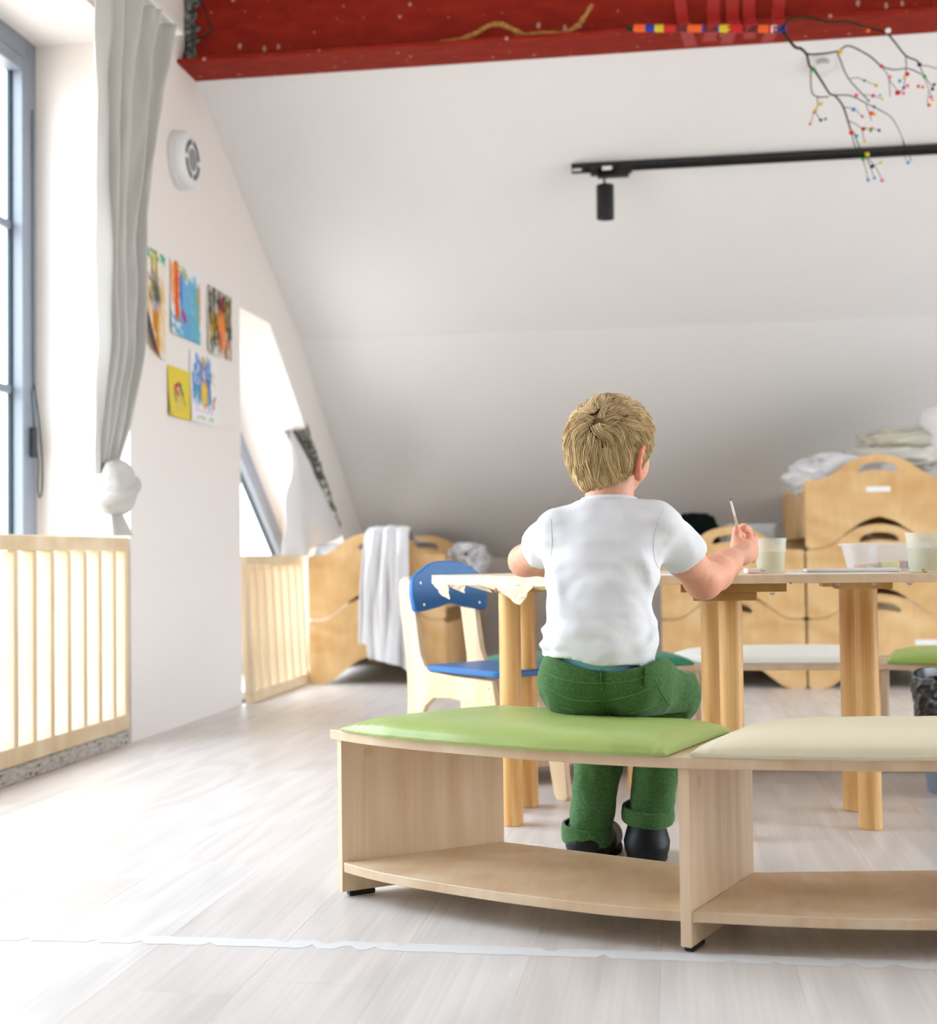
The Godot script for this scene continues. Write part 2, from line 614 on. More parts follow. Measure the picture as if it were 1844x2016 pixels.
func make_materials() -> void:
	M.wall = mat(Color(0.93, 0.905, 0.885), 0.9, 0.3)
	M.ceiling = mat(Color(0.935, 0.93, 0.93), 0.92, 0.25)
	M.white = mat(Color(0.92, 0.92, 0.91), 0.45)
	M.white_plastic = mat(Color(0.9, 0.9, 0.9), 0.35)
	M.grey_plastic = mat(Color(0.36, 0.37, 0.39), 0.5)
	var maple := grain_image(Color(0.925, 0.835, 0.71), Color(0.86, 0.735, 0.585), 11, 384, 384, 0.012, 0.004, 0.35, 0.3)
	M.maple_x = wood(maple, 0, 0.42, 0.30, 1.1)
	M.maple_y = wood(maple, 1, 0.42, 0.30, 1.1)
	M.maple_z = wood(maple, 2, 0.42, 0.30, 1.1)
	M.edge = wood(maple, 0, 0.5, 0.12, 1.0)
	var birch := grain_image(Color(0.93, 0.84, 0.71), Color(0.85, 0.72, 0.54), 23, 256, 384, 0.014, 0.004, 0.4, 0.2)
	M.birch = wood(birch, 1, 0.45, 0.3, 1.0)
	M.bed = wood(grain_image(Color(0.89, 0.75, 0.54), Color(0.80, 0.625, 0.395), 29, 256, 384, 0.014, 0.004, 0.4, 0.2), 0, 0.5, 0.4, 1.2)
	var pine := grain_image(Color(0.93, 0.76, 0.50), Color(0.80, 0.575, 0.31), 31, 256, 512, 0.022, 0.0022, 0.75, 0.25)
	M.pine = wood(pine, 1, 0.42, 0.22, 1.1)
	var pale := grain_image(Color(0.93, 0.855, 0.735), Color(0.87, 0.765, 0.61), 37, 256, 384, 0.016, 0.003, 0.5, 0.2)
	M.rail_y = wood(pale, 1, 0.5, 0.3, 1.0)
	M.rail_z = wood(pale, 2, 0.5, 0.3, 1.0)
	M.ply = wood(grain_image(Color(0.92, 0.79, 0.53), Color(0.66, 0.47, 0.23), 41, 128, 128, 0.06, 0.0, 0.9, 0.1), 0, 0.55, 0.02, 0.5)
	M.ply.uv1_scale = Vector3(0.4, 60.0, 0.4)
	M.planks = []
	for k in 4:
		var c0: Color = [Color(0.90, 0.87, 0.845), Color(0.885, 0.85, 0.82), Color(0.91, 0.885, 0.865), Color(0.895, 0.86, 0.835)][k]
		var t := grain_image(c0, c0.darkened(0.085), 51 + k * 5, 256, 512, 0.016, 0.0035, 0.55, 0.3)
		var w := wood(t, 2, 0.36, 0.32, 1.6)
		w.uv1_offset = Vector3(0.37, 0, 0.61) * k
		M.planks.append(w)
	M.subfloor = mat(Color(0.45, 0.41, 0.37), 0.9)
	M.green = vinyl(Color(0.66, 0.735, 0.41))
	M.cream = vinyl(Color(0.91, 0.87, 0.745), 0.5)
	M.ivory = vinyl(Color(0.925, 0.91, 0.865), 0.5)
	M.emerald = vinyl(Color(0.07, 0.49, 0.37))
	M.lime = vinyl(Color(0.60, 0.71, 0.33))
	M.blue = mat(Color(0.01, 0.39, 0.65), 0.42)
	M.blue.heightmap_enabled = true
	M.blue.heightmap_texture = spot_noise(5, 0.2, [[0.0, Color.BLACK], [1.0, Color.WHITE]], 256)
	M.blue.heightmap_scale = 0.02
	M.blue.uv1_triplanar = true
	M.blue.uv1_scale = Vector3.ONE * 9.0
	M.blue_edge = mat(Color(0.22, 0.52, 0.72), 0.4)
	M.steel = mat(Color(0.75, 0.76, 0.77), 0.3)
	M.steel.metallic = 1.0
	M.black = mat(Color(0.025, 0.03, 0.032), 0.5)
	M.black_satin = mat(Color(0.035, 0.045, 0.05), 0.35)
	M.frame = mat(Color(0.52, 0.55, 0.60), 0.4)
	M.gasket = mat(Color(0.05, 0.19, 0.22), 0.6)
	M.glass = mat(Color(0.95, 1.0, 1.0, 0.06), 0.02)
	M.glass.transparency = BaseMaterial3D.TRANSPARENCY_ALPHA
	M.linen = mat(Color(0.765, 0.755, 0.735), 0.9, 0.2)
	M.linen.backlight = Color(0.28, 0.275, 0.265)
	M.sheet = mat(Color(0.90, 0.895, 0.90), 0.9, 0.2)
	M.sheet.backlight = Color(0.2, 0.2, 0.2)
	M.cotton = mat(Color(0.895, 0.89, 0.895), 0.9, 0.25)
	M.cotton.heightmap_enabled = true
	M.cotton.heightmap_texture = spot_noise(6, 0.35, [[0.0, Color.BLACK], [1.0, Color.WHITE]], 256)
	M.cotton.heightmap_scale = 0.02
	M.cotton.uv1_triplanar = true
	M.cotton.uv1_scale = Vector3.ONE * 12.0
	M.cotton_seam = mat(Color(0.85, 0.845, 0.84), 0.9, 0.2)
	M.twill = mat(Color.WHITE, 0.85, 0.25)
	M.twill.albedo_texture = spot_noise(8, 0.06, [[0.0, Color(0.215, 0.345, 0.18)], [0.55, Color(0.27, 0.42, 0.225)], [1.0, Color(0.38, 0.50, 0.325)]])
	M.twill.uv1_triplanar = true
	M.twill.uv1_scale = Vector3.ONE * 5.0
	M.twill.rim_enabled = true
	M.twill.rim = 0.3
	M.seam = mat(Color(0.40, 0.54, 0.36), 0.9, 0.2)
	M.stitch = mat(Color(0.33, 0.46, 0.32), 0.8, 0.2)
	M.teal = mat(Color(0.52, 0.77, 0.84), 0.9, 0.2)
	M.skin = mat(Color(0.90, 0.67, 0.56), 0.5, 0.4)
	M.skin.albedo_texture = spot_noise(12, 0.02, [[0.0, Color(0.97, 0.90, 0.88)], [0.5, Color(1, 1, 1)], [1.0, Color(1.0, 0.93, 0.9)]], 256)
	M.skin.uv1_triplanar = true
	M.skin.uv1_scale = Vector3.ONE * 9.0
	M.skin.subsurf_scatter_enabled = true
	M.skin.subsurf_scatter_strength = 0.25
	M.ear = mat(Color(0.90, 0.55, 0.45), 0.5, 0.4)
	M.nail = mat(Color(0.88, 0.62, 0.60), 0.3)
	M.hair = mat(Color.WHITE, 0.42, 0.45)
	M.hair.vertex_color_use_as_albedo = true
	M.eye = mat(Color(0.9, 0.9, 0.9), 0.2)
	M.iris = mat(Color(0.15, 0.25, 0.35), 0.2)
	M.lips = mat(Color(0.78, 0.42, 0.40), 0.5)
	M.navy = mat(Color(0.018, 0.025, 0.05), 0.75, 0.4)
	M.leather = mat(Color(0.025, 0.03, 0.045), 0.5, 0.4)
	M.rubber = mat(Color(0.03, 0.03, 0.03), 0.8)
	M.kraft = mat(Color.WHITE, 0.75, 0.3)
	M.kraft.albedo_texture = spot_noise(15, 0.02, [[0.0, Color(0.82, 0.73, 0.60)], [0.5, Color(0.87, 0.80, 0.69)], [1.0, Color(0.91, 0.86, 0.77)]], 256)
	M.kraft.uv1_triplanar = true
	M.kraft.uv1_scale = Vector3.ONE * 6.0
	M.kraft.cull_mode = BaseMaterial3D.CULL_DISABLED
	M.paper = mat(Color(0.94, 0.94, 0.94), 0.8, 0.3)
	M.milky = mat(Color(0.88, 0.89, 0.84, 0.24), 0.3)
	M.milky.transparency = BaseMaterial3D.TRANSPARENCY_ALPHA
	M.clear_plastic = mat(Color(0.93, 0.95, 0.97, 0.26), 0.3)
	M.clear_plastic.transparency = BaseMaterial3D.TRANSPARENCY_ALPHA
	M.dirty_water = mat(Color(0.84, 0.79, 0.60, 0.45), 0.3)
	M.dirty_water.transparency = BaseMaterial3D.TRANSPARENCY_ALPHA
	M.red_tape = mat(Color(0.83, 0.22, 0.20, 0.55), 0.4)
	M.red_tape.transparency = BaseMaterial3D.TRANSPARENCY_ALPHA
	M.bark = mat(Color.WHITE, 0.85, 0.3)
	M.bark.albedo_texture = spot_noise(17, 0.05, [[0.0, Color(0.10, 0.13, 0.09)], [0.6, Color(0.17, 0.21, 0.13)], [0.85, Color(0.30, 0.29, 0.17)], [1.0, Color(0.42, 0.38, 0.24)]], 256)
	M.bark.uv1_triplanar = true
	M.bark.uv1_scale = Vector3.ONE * 6.0
	M.dry_twig = mat(Color.WHITE, 0.8, 0.3)
	M.dry_twig.albedo_texture = spot_noise(18, 0.04, [[0.0, Color(0.48, 0.31, 0.14)], [0.5, Color(0.68, 0.48, 0.24)], [1.0, Color(0.86, 0.71, 0.47)]], 256)
	M.dry_twig.uv1_triplanar = true
	M.dry_twig.uv1_scale = Vector3.ONE * 7.0
	M.red_paint = mat(Color.WHITE, 0.7, 0.3)
	M.red_paint.albedo_texture = speckled(Color(0.53, 0.115, 0.06), Color(0.60, 0.155, 0.085), Color(0.80, 0.74, 0.66))
	M.red_paint.uv1_triplanar = true
	M.red_paint.uv1_world_triplanar = true
	M.red_paint.uv1_scale = Vector3.ONE * 0.9
	M.concrete = mat(Color.WHITE, 0.95, 0.2)
	M.concrete.albedo_texture = spot_noise(21, 0.025, [[0.0, Color(0.10, 0.10, 0.095)], [0.17, Color(0.24, 0.24, 0.23)], [0.25, Color(0.70, 0.68, 0.65)], [1.0, Color(0.85, 0.83, 0.80)]], 512)
	M.concrete.uv1_triplanar = true
	M.concrete.uv1_world_triplanar = true
	M.concrete.uv1_scale = Vector3(4.0, 6.0, 1.6)
	M.rubble = mat(Color.WHITE, 0.95, 0.2)
	M.rubble.albedo_texture = spot_noise(22, 0.03, [[0.0, Color(0.13, 0.14, 0.13)], [0.45, Color(0.34, 0.35, 0.33)], [0.7, Color(0.55, 0.55, 0.52)], [1.0, Color(0.8, 0.79, 0.76)]], 256)
	M.rubble.uv1_triplanar = true
	M.rubble.uv1_world_triplanar = true
	M.rubble.uv1_scale = Vector3.ONE * 5.0
	M.bag = mat(Color(0.05, 0.055, 0.06), 0.28, 0.6)
	M.bin = mat(Color(0.52, 0.57, 0.66), 0.45)
	M.felt = mat(Color(0.02, 0.06, 0.05), 0.9, 0.2)
	M.quilt = mat(Color(0.84, 0.825, 0.79), 0.9, 0.2)
	M.canvas = mat(Color(0.80, 0.78, 0.71), 0.9, 0.2)
	M.floor_tape = mat(Color(0.90, 0.90, 0.90), 0.4)


func vinyl(col: Color, rough := 0.32) -> StandardMaterial3D:
	var m := mat(col, rough)
	m.heightmap_enabled = true
	m.heightmap_texture = spot_noise(9, 0.12, [[0.0, Color.BLACK], [1.0, Color.WHITE]], 256)
	m.heightmap_scale = 0.03
	m.uv1_triplanar = true
	m.uv1_scale = Vector3.ONE * 8.0
	return m


# Red lead paint with splashes of old white paint on it.
func speckled(c0: Color, c1: Color, spot: Color) -> ImageTexture:
	var w := 512
	var im := Image.create_empty(w, w, false, Image.FORMAT_RGB8)
	var a := noise(61, 0.012, 4)
	for y in w:
		for x in w:
			im.set_pixel(x, y, c0.lerp(c1, clampf(0.5 + a.get_noise_2d(x, y * 3.0), 0, 1)))
	var r := RandomNumberGenerator.new()
	r.seed = 5
	for k in 170:
		var p := Vector2(r.randf() * w, r.randf() * w)
		var s := 0.5 + 2.6 * pow(r.randf(), 4.0)
		var long := 1.0 + r.randf() * 0.9
		for y in range(int(p.y - s * long) - 1, int(p.y + s * long) + 2):
			for x in range(int(p.x - s) - 1, int(p.x + s) + 2):
				var d := Vector2((x - p.x) / s, (y - p.y) / (s * long)).length() + 0.4 * a.get_noise_2d(x * 22.0, y * 22.0)
				if d < 1.0:
					im.set_pixel(posmod(x, w), posmod(y, w), im.get_pixel(posmod(x, w), posmod(y, w)).lerp(spot, 0.75))
	return ImageTexture.create_from_image(im)


func _ready() -> void:
	# camera
	var cam := Camera3D.new()
	cam.name = "camera"
	var lens := CameraAttributesPhysical.new()
	lens.frustum_focal_length = 32.023
	lens.frustum_focus_distance = 2.42
	lens.frustum_near = 0.05
	lens.frustum_far = 200.0
	lens.exposure_aperture = 2.6
	cam.attributes = lens
	cam.fov = rad_to_deg(2.0 * atan(1008.0 / 2690.0))
	cam.near = 0.05
	cam.far = 200.0
	cam.transform = Transform3D(Basis(Vector3.UP, deg_to_rad(8.5)) * Basis(Vector3.RIGHT, atan(85.5 / 2690.0)) * Basis(Vector3.BACK, -0.0125), Vector3(0, 0.6, 0))
	add_child(cam)
	cam.current = true
	# sky: bright overcast
	var env := Environment.new()
	var sky := Sky.new()
	var sm := ProceduralSkyMaterial.new()
	sm.sky_top_color = Color(0.86, 0.93, 1.0)
	sm.sky_horizon_color = Color(0.97, 0.985, 1.0)
	sm.ground_horizon_color = Color(0.80, 0.79, 0.77)
	sm.ground_bottom_color = Color(0.70, 0.69, 0.67)
	sm.sky_energy_multiplier = 1.0
	sm.ground_energy_multiplier = 1.0
	sky.sky_material = sm
	env.background_mode = Environment.BG_SKY
	env.sky = sky
	env.background_energy_multiplier = 10.9
	env.tonemap_mode = Environment.TONE_MAPPER_LINEAR
	env.tonemap_exposure = 1.0
	env.sdfgi_enabled = true
	env.ssao_enabled = true
	env.ssil_enabled = true
	var we := WorldEnvironment.new()
	we.name = "environment"
	we.environment = env
	add_child(we)

	make_materials()
	build_room()
	build_windows()
	build_beam()
	build_near_bench()
	build_far_bench()
	build_table()
	build_chair()
	build_beds()
	build_railings()
	build_curtains()
	build_wall_things()
	build_ceiling_things()
	build_table_things()
	build_bin()
	build_child()


func build_room() -> void:
	# floor: boards on a slab
	var g := G.new()
	g.box(Vector3(1.2, -0.062, -2.5), Vector3(7.0, 0.1, 11.2), Basis.IDENTITY, 0.0)
	var fl := obj("floor", g, M.subfloor)
	struct(fl, "pale whitewashed laminate plank floor")
	var r := RandomNumberGenerator.new()
	r.seed = 4
	var meshes := []
	for l in [1.285, 0.62]:
		var q := G.new()
		q.box(Vector3.ZERO, Vector3(0.1928, 0.0118, l - 0.0003), Basis.IDENTITY, 0.0002)
		meshes.append(q.mesh())
	var x := XW + 0.0963
	while x < 3.0:
		var z := -7.85 - r.randf() * 1.2
		while z < 0.5:
			var m: Material = M.planks[r.randi() % 4]
			inst("plank", meshes[0], m, fl, Transform3D(Basis.IDENTITY, Vector3(x, -0.0059, z + 0.6425)))
			z += 1.285
		x += 0.193
	var rest := G.new()
	rest.box(Vector3((x - 0.0965 + 4.3) / 2, -0.006, -2.5), Vector3(4.3 - x + 0.0965, 0.012, 10.8), Basis.IDENTITY, 0.0)
	rest.box(Vector3((XW + x - 0.0965) / 2, -0.006, 2.0), Vector3(x - 0.0965 - XW, 0.0119, 1.9), Basis.IDENTITY, 0.0)
	obj("rear_boards", rest, M.planks[0], fl)

	# gable walls
	g = G.new()
	gable(g, PackedVector2Array([Vector2(3.0, -0.1), Vector2(-1.6, -0.1), Vector2(-1.6, 2.33), Vector2(-4.285, 2.33), Vector2(-4.285, -0.1), Vector2(-5.45, -0.1),
		Vector2(-5.45, 1.645), Vector2(-5.88, 1.645), Vector2(-7.3, 0.638), Vector2(-7.3, -0.1), Vector2(-8.05, -0.1), Vector2(-8.05, 0.5), Vector2(-6.4, 1.70), Vector2(-5.0, 2.44), Vector2(-5.0, 2.83), Vector2(-2.5, 4.15), Vector2(1.4, 2.09), Vector2(3.0, 0.98)]), XO, XW)
	struct(obj("wall_left", g, M.wall), "white plastered gable wall with tall openings")
	g = G.new()
	gable(g, PackedVector2Array([Vector2(3.0, -0.1), Vector2(-1.2, -0.1), Vector2(-1.2, 2.3), Vector2(-4.8, 2.3), Vector2(-4.8, -0.1), Vector2(-8.05, -0.1), Vector2(-8.05, 0.5), Vector2(-6.4, 1.70), Vector2(-5.0, 2.44), Vector2(-5.0, 2.83), Vector2(-2.5, 4.15), Vector2(1.4, 2.09), Vector2(3.0, 0.98)]), 4.3, 4.6)
	struct(obj("wall_right", g, M.wall), "white plastered gable wall")
	g = G.new()
	g.box(Vector3(1.27, 0.3, -7.97), Vector3(6.8, 0.8, 0.2), Basis.IDENTITY, 0.0)
	struct(obj("wall_far", g, M.wall), "low knee wall under the slope")
	g = G.new()
	g.box(Vector3(1.27, 0.5, 2.98), Vector3(6.8, 1.2, 0.2), Basis.IDENTITY, 0.0)
	struct(obj("wall_near", g, M.wall), "low knee wall under the slope")
	# ceiling: folded boards under the roof
	g = G.new()
	var low := [Vector2(-7.87, 0.583), FOLD + Vector2(-0.002, -0.0014), FOLD + Vector2(-0.002, 0.006), FOLD + Vector2(0.002, 0.006), FOLD + Vector2(0.002, 0.0011), Vector2(-4.937, 2.414), Vector2(-4.937, 2.80), Vector2(-2.5, 4.084), Vector2(1.376, 2.041), Vector2(2.88, 0.96)]
	var high := [Vector2(3.05, 1.16), Vector2(1.42, 2.26), Vector2(-2.5, 4.33), Vector2(-5.15, 2.95), Vector2(-5.15, 2.56), Vector2(-6.44, 1.87), Vector2(-8.1, 0.70)]
	gable(g, PackedVector2Array(low + high), XO, 4.6)
	struct(obj("ceiling", g, M.ceiling), "white sloped attic ceiling with a fold")
	# worn threshold under the railing, a bare strip of screed and membrane
	g = G.new()
	var f := noise(71, 1.0, 3)
	var z0 := -1.62
	var z1 := -4.283
	g.grid(90, 12, func(u, w):
		var z := lerpf(z0, z1, u)
		var rough := 0.006 * f.get_noise_2d(z * 14.0, w * 2.0)
		if w < 0.55:
			return Vector3(XW - 0.004 - 0.012 * w + rough, w / 0.55 * 0.05 + (0.004 * f.get_noise_2d(z * 9.0, 5.0) if w > 0.2 else 0.0), z)
		return Vector3(lerpf(XW - 0.012, XO + 0.05, (w - 0.55) / 0.45) + rough * 0.3, 0.05 + 0.004 * f.get_noise_2d(z * 9.0, 5.0), z))
	struct(obj("trim_1", g, M.concrete), "broken grey screed threshold with black membrane under the railing")
	g = G.new()
	g.box(Vector3((XW + XO) / 2 - 0.02, 0.015, -6.37), Vector3(0.33, 0.03, 1.8), Basis.IDENTITY, 0.0)
	struct(obj("trim_2", g, M.wall), "window sill")
	# worn tape line
	g = G.new()
	var tp := noise(72, 1.0, 2)
	g.sheet(240, 3, func(u, w):
		var xx := lerpf(-1.6, 1.4, u)
		var zm := -2.072 + 0.006 * sin(xx * 3.0)
		var h := 0.021 + 0.004 * tp.get_noise_1d(xx * 40.0 + (9.0 if w > 0.5 else 0.0)) - (0.016 if tp.get_noise_1d(xx * 23.0 + (70.0 if w > 0.5 else 0.0)) > 0.42 else 0.0)
		return Vector3(xx, 0.0006, zm + (1.0 - 2.0 * w) * h), 0.0004)
	tag(obj("floor_tape", g, M.floor_tape), "worn strip of white tape stuck across the plank floor", "tape")


func frame_bar(g: G, a: Vector2, b: Vector2, wide: float, x: float, deep: float) -> void:
	# a straight profile in the window plane from a to b (z, y)
	var d := (b - a)
	var ang := atan2(d.y, d.x)
	var bs := Basis(Vector3(0, sin(ang), cos(ang)), Vector3(0, cos(ang), -sin(ang)), Vector3(-1, 0, 0))
	g.box(Vector3(x, (a.y + b.y) / 2, (a.x + b.x) / 2), Vector3(d.length(), wide, deep), bs, 0.003)


func build_windows() -> void:
	var xc := -2.13
	for k in 1:
		var z0: float = [-4.285, -0.75][k]
		var z1: float = [-1.6, 0.75][k]
		var top: float = [2.33, 1.95][k]
		var bot := 0.05
		var win := Node3D.new()
		win.name = ["window_1", "window_3"][k]
		add_child(win)
		struct(win, ["tall glazed balcony door with grey frame", "glazed door with grey frame"][k])
		var bars := [[Vector2(z0 + 0.03, bot), Vector2(z0 + 0.03, top), 0.06], [Vector2(z1 - 0.03, bot), Vector2(z1 - 0.03, top), 0.06], [Vector2(z0 + 0.06, bot + 0.03), Vector2(z1 - 0.06, bot + 0.03), 0.06], [Vector2(z0 + 0.06, top - 0.035), Vector2(z1 - 0.06, top - 0.035), 0.07]]
		for b in bars:
			var g := G.new()
			frame_bar(g, b[0], b[1], b[2], xc, 0.075)
			obj("frame_bar", g, M.frame, win)
		var n := 2
		for i in n:
			var a := lerpf(z0 + 0.06, z1 - 0.06, float(i) / n)
			var e := lerpf(z0 + 0.06, z1 - 0.06, float(i + 1) / n)
			for b in [[Vector2(a + 0.022, bot + 0.06), Vector2(a + 0.022, top - 0.07)], [Vector2(e - 0.022, bot + 0.06), Vector2(e - 0.022, top - 0.07)], [Vector2(a + 0.044, bot + 0.085), Vector2(e - 0.044, bot + 0.085)], [Vector2(a + 0.044, top - 0.095), Vector2(e - 0.044, top - 0.095)]]:
				var g := G.new()
				frame_bar(g, b[0], b[1], 0.044, xc + 0.012, 0.06)
				obj("sash_bar", g, M.frame, win)
			var gk := G.new()
			for b in [[Vector2(a + 0.049, bot + 0.1), Vector2(a + 0.049, top - 0.11)], [Vector2(e - 0.049, bot + 0.1), Vector2(e - 0.049, top - 0.11)]]:
				frame_bar(gk, b[0], b[1], 0.010, xc - 0.002, 0.014)
			obj("gasket", gk, M.gasket, win)
			for y in [1.70, 1.16] if k == 0 else [1.1]:
				var g := G.new()
				frame_bar(g, Vector2(a + 0.045, y), Vector2(e - 0.045, y), 0.028, xc - 0.01, 0.03)
				obj("muntin", g, M.frame, win)
			var p := G.new()
			p.quad(Vector3(xc - 0.01, bot + 0.1, e - 0.045), Vector3(xc - 0.01, bot + 0.1, a + 0.045), Vector3(xc - 0.01, top - 0.1, a + 0.045), Vector3(xc - 0.01, top - 0.1, e - 0.045))
			obj("pane", p, M.glass, win)
	# the slanted window under the roof
	var w2 := Node3D.new()
	w2.name = "window_2"
	add_child(w2)
	struct(w2, "slanted attic window with grey frame")
	var out := [Vector2(-5.45, 0.03), Vector2(-5.45, 1.645), Vector2(-5.88, 1.645), Vector2(-7.3, 0.638), Vector2(-7.3, 0.03)]
	var mid := Vector2(-6.25, 0.6)
	for i in 5:
		var a: Vector2 = out[i]
		var b: Vector2 = out[(i + 1) % 5]
		var g := G.new()
		var nrm := Vector2(-(b - a).y, (b - a).x).normalized()
		if nrm.dot(mid - a) < 0:
			nrm = -nrm
		frame_bar(g, a + nrm * 0.035, b + nrm * 0.035, 0.07, xc - 0.0008 * i, 0.075)
		frame_bar(g, a.lerp(mid, 0.0) + nrm * 0.092, b + nrm * 0.092, 0.036, xc + 0.01 - 0.0008 * i, 0.06)
		obj("frame_bar", g, M.frame, w2)
		var q := G.new()
		frame_bar(q, a + nrm * 0.114, b + nrm * 0.114, 0.010, xc - 0.002, 0.014)
		obj("gasket", q, M.gasket, w2)
	var pp := G.new()
	gable(pp, PackedVector2Array([Vector2(-5.55, 0.13), Vector2(-5.55, 1.55), Vector2(-5.85, 1.55), Vector2(-7.2, 0.59), Vector2(-7.2, 0.13)]), xc - 0.013, xc - 0.007)
	obj("pane", pp, M.glass, w2)
	var w4 := Node3D.new()
	w4.name = "window_3"
	add_child(w4)
	struct(w4, "wide window with grey frame")
	var p4 := G.new()
	p4.quad(Vector3(4.45, 0.03, -4.77), Vector3(4.45, 0.03, -1.23), Vector3(4.45, 2.27, -1.23), Vector3(4.45, 2.27, -4.77))
	obj("pane", p4, M.glass, w4)
	for b in [[Vector2(-4.77, 0.0), Vector2(-4.77, 2.3)], [Vector2(-1.23, 0.0), Vector2(-1.23, 2.3)], [Vector2(-3.0, 0.0), Vector2(-3.0, 2.3)], [Vector2(-4.8, 0.03), Vector2(-1.2, 0.03)], [Vector2(-4.8, 2.27), Vector2(-1.2, 2.27)]]:
		var g := G.new()
		frame_bar(g, b[0], b[1], 0.06, 4.45, 0.07)
		obj("frame_bar", g, M.frame, w4)


func build_beam() -> void:
	var t := thing("steel_beam", "dark red painted steel I-beam with white paint splashes under the ceiling", "beam", Vector3(1.2, 2.415, -4.837))
	var L := 6.0
	var g := G.new()
	g.box(Vector3(0, 0.0075, 0), Vector3(L, 0.015, 0.2), Basis.IDENTITY, 0.002)
	obj("lower_flange", g, M.red_paint, t)
	g = G.new()
	g.box(Vector3(0, 0.19, 0), Vector3(L, 0.35, 0.012), Basis.IDENTITY, 0.0)
	obj("web", g, M.red_paint, t)
	g = G.new()
	g.box(Vector3(0, 0.3725, 0), Vector3(L, 0.015, 0.2), Basis.IDENTITY, 0.002)
	obj("upper_flange", g, M.red_paint, t)
	# torn plaster where the beam goes into the wall, and the cable that runs over it
	var f := noise(81, 1.0, 3)
	g = G.new()
	g.grid(10, 24, func(u, w):
		var y := lerpf(2.425, 2.78, w)
		var e := 0.05 + 0.03 * f.get_noise_2d(y * 30.0, 3.0)
		return Vector3(XW + lerpf(-0.002, e, u), y, -4.829 + 0.016 * (1.0 - u) + 0.012 * f.get_noise_2d(u * 6.0, y * 40.0)))
	tag(obj("torn_plaster", g, M.rubble), "torn grey plaster edge where the red beam meets the wall", "plaster")
	g = G.new()
	var path := smooth_path([Vector3(-1.745, 2.80, -4.80), Vector3(-1.70, 2.68, -4.80), Vector3(-1.665, 2.59, -4.80), Vector3(-1.655, 2.55, -4.80), Vector3(-1.69, 2.525, -4.79), Vector3(-1.74, 2.505, -4.78), Vector3(-1.748, 2.47, -4.77), Vector3(-1.752, 2.435, -4.76)], 6)
	g.tube(path, taper(path.size(), 0.004, 0.004), 6)
	tag(obj("loose_cable", g, M.black), "thin black cable hanging over the end of the red beam", "cable")


func cushion(called: String, label: String, outer: Array, inner: Array, y0: float, t: float, m: Material, lift := Vector3.ZERO, sink := 0.0) -> void:
	# outer and inner: the two long edges (x, z) from one end to the other
	var f := noise(hash(label) % 1000, 1.0, 2)
	var at := func(l: Array, u: float) -> Vector2:
		var s := u * (l.size() - 1)
		var i := mini(int(s), l.size() - 2)
		return (l[i] as Vector2).lerp(l[i + 1], s - i)
	var g := G.new()
	var prof := func(w: float) -> float:
		return pow(maxf(0.0, 1.0 - pow(absf(2.0 * w - 1.0), 5.0)), 0.55)
	var ease_ := func(w: float) -> float:
		return 0.5 - 0.5 * cos(PI * w) if true else w
	var top := func(u: float, w: float) -> Vector3:
		var uu: float = lerpf(u, ease_.call(u), 0.8)
		var ww: float = lerpf(w, ease_.call(w), 0.7)
		var p: Vector2 = (at.call(outer, uu) as Vector2).lerp(at.call(inner, uu), ww)
		var e: float = prof.call(uu) * prof.call(ww)
		var y: float = y0 + t * (0.22 + 0.78 * e)
		y += 0.0012 * f.get_noise_2d(p.x * 9.0, p.y * 9.0) * e
		# pleats where the cover is pulled round the edge
		y += 0.0011 * sin(uu * 150.0 + 2.0 * f.get_noise_1d(uu * 9.0)) * (1.0 - e) * smoothstep(0.0, 0.3, 1.0 - e)
		if sink > 0.0:
			var d := Vector2((p.x - lift.x) / 0.14, (p.y - lift.z) / 0.12).length_squared()
			y -= sink * exp(-d) * e
		return Vector3(p.x, y, p.y)
	g.grid(72, 40, top)
	# sides and underside
	var bot := func(u: float, w: float) -> Vector3:
		var q: Vector3 = top.call(u, w)
		return Vector3(q.x, y0, q.z)
	g.grid(72, 2, bot, false, true)
	for e in 4:
		g.grid(72, 2, func(u, w):
			var q: Vector3 = top.call(u, 0.0) if e == 0 else (top.call(1.0 - u, 1.0) if e == 1 else (top.call(0.0, 1.0 - u) if e == 2 else top.call(1.0, u)))
			var mid: Vector2 = ((at.call(outer, 0.5) as Vector2) + at.call(inner, 0.5)) * 0.5
			var o := (Vector2(q.x, q.z) - mid).normalized() * 0.004 * sin(PI * w)
			return Vector3(q.x + o.x, lerpf(y0, q.y, w), q.z + o.y))
	tag(obj(called, g, m), label, "cushion")


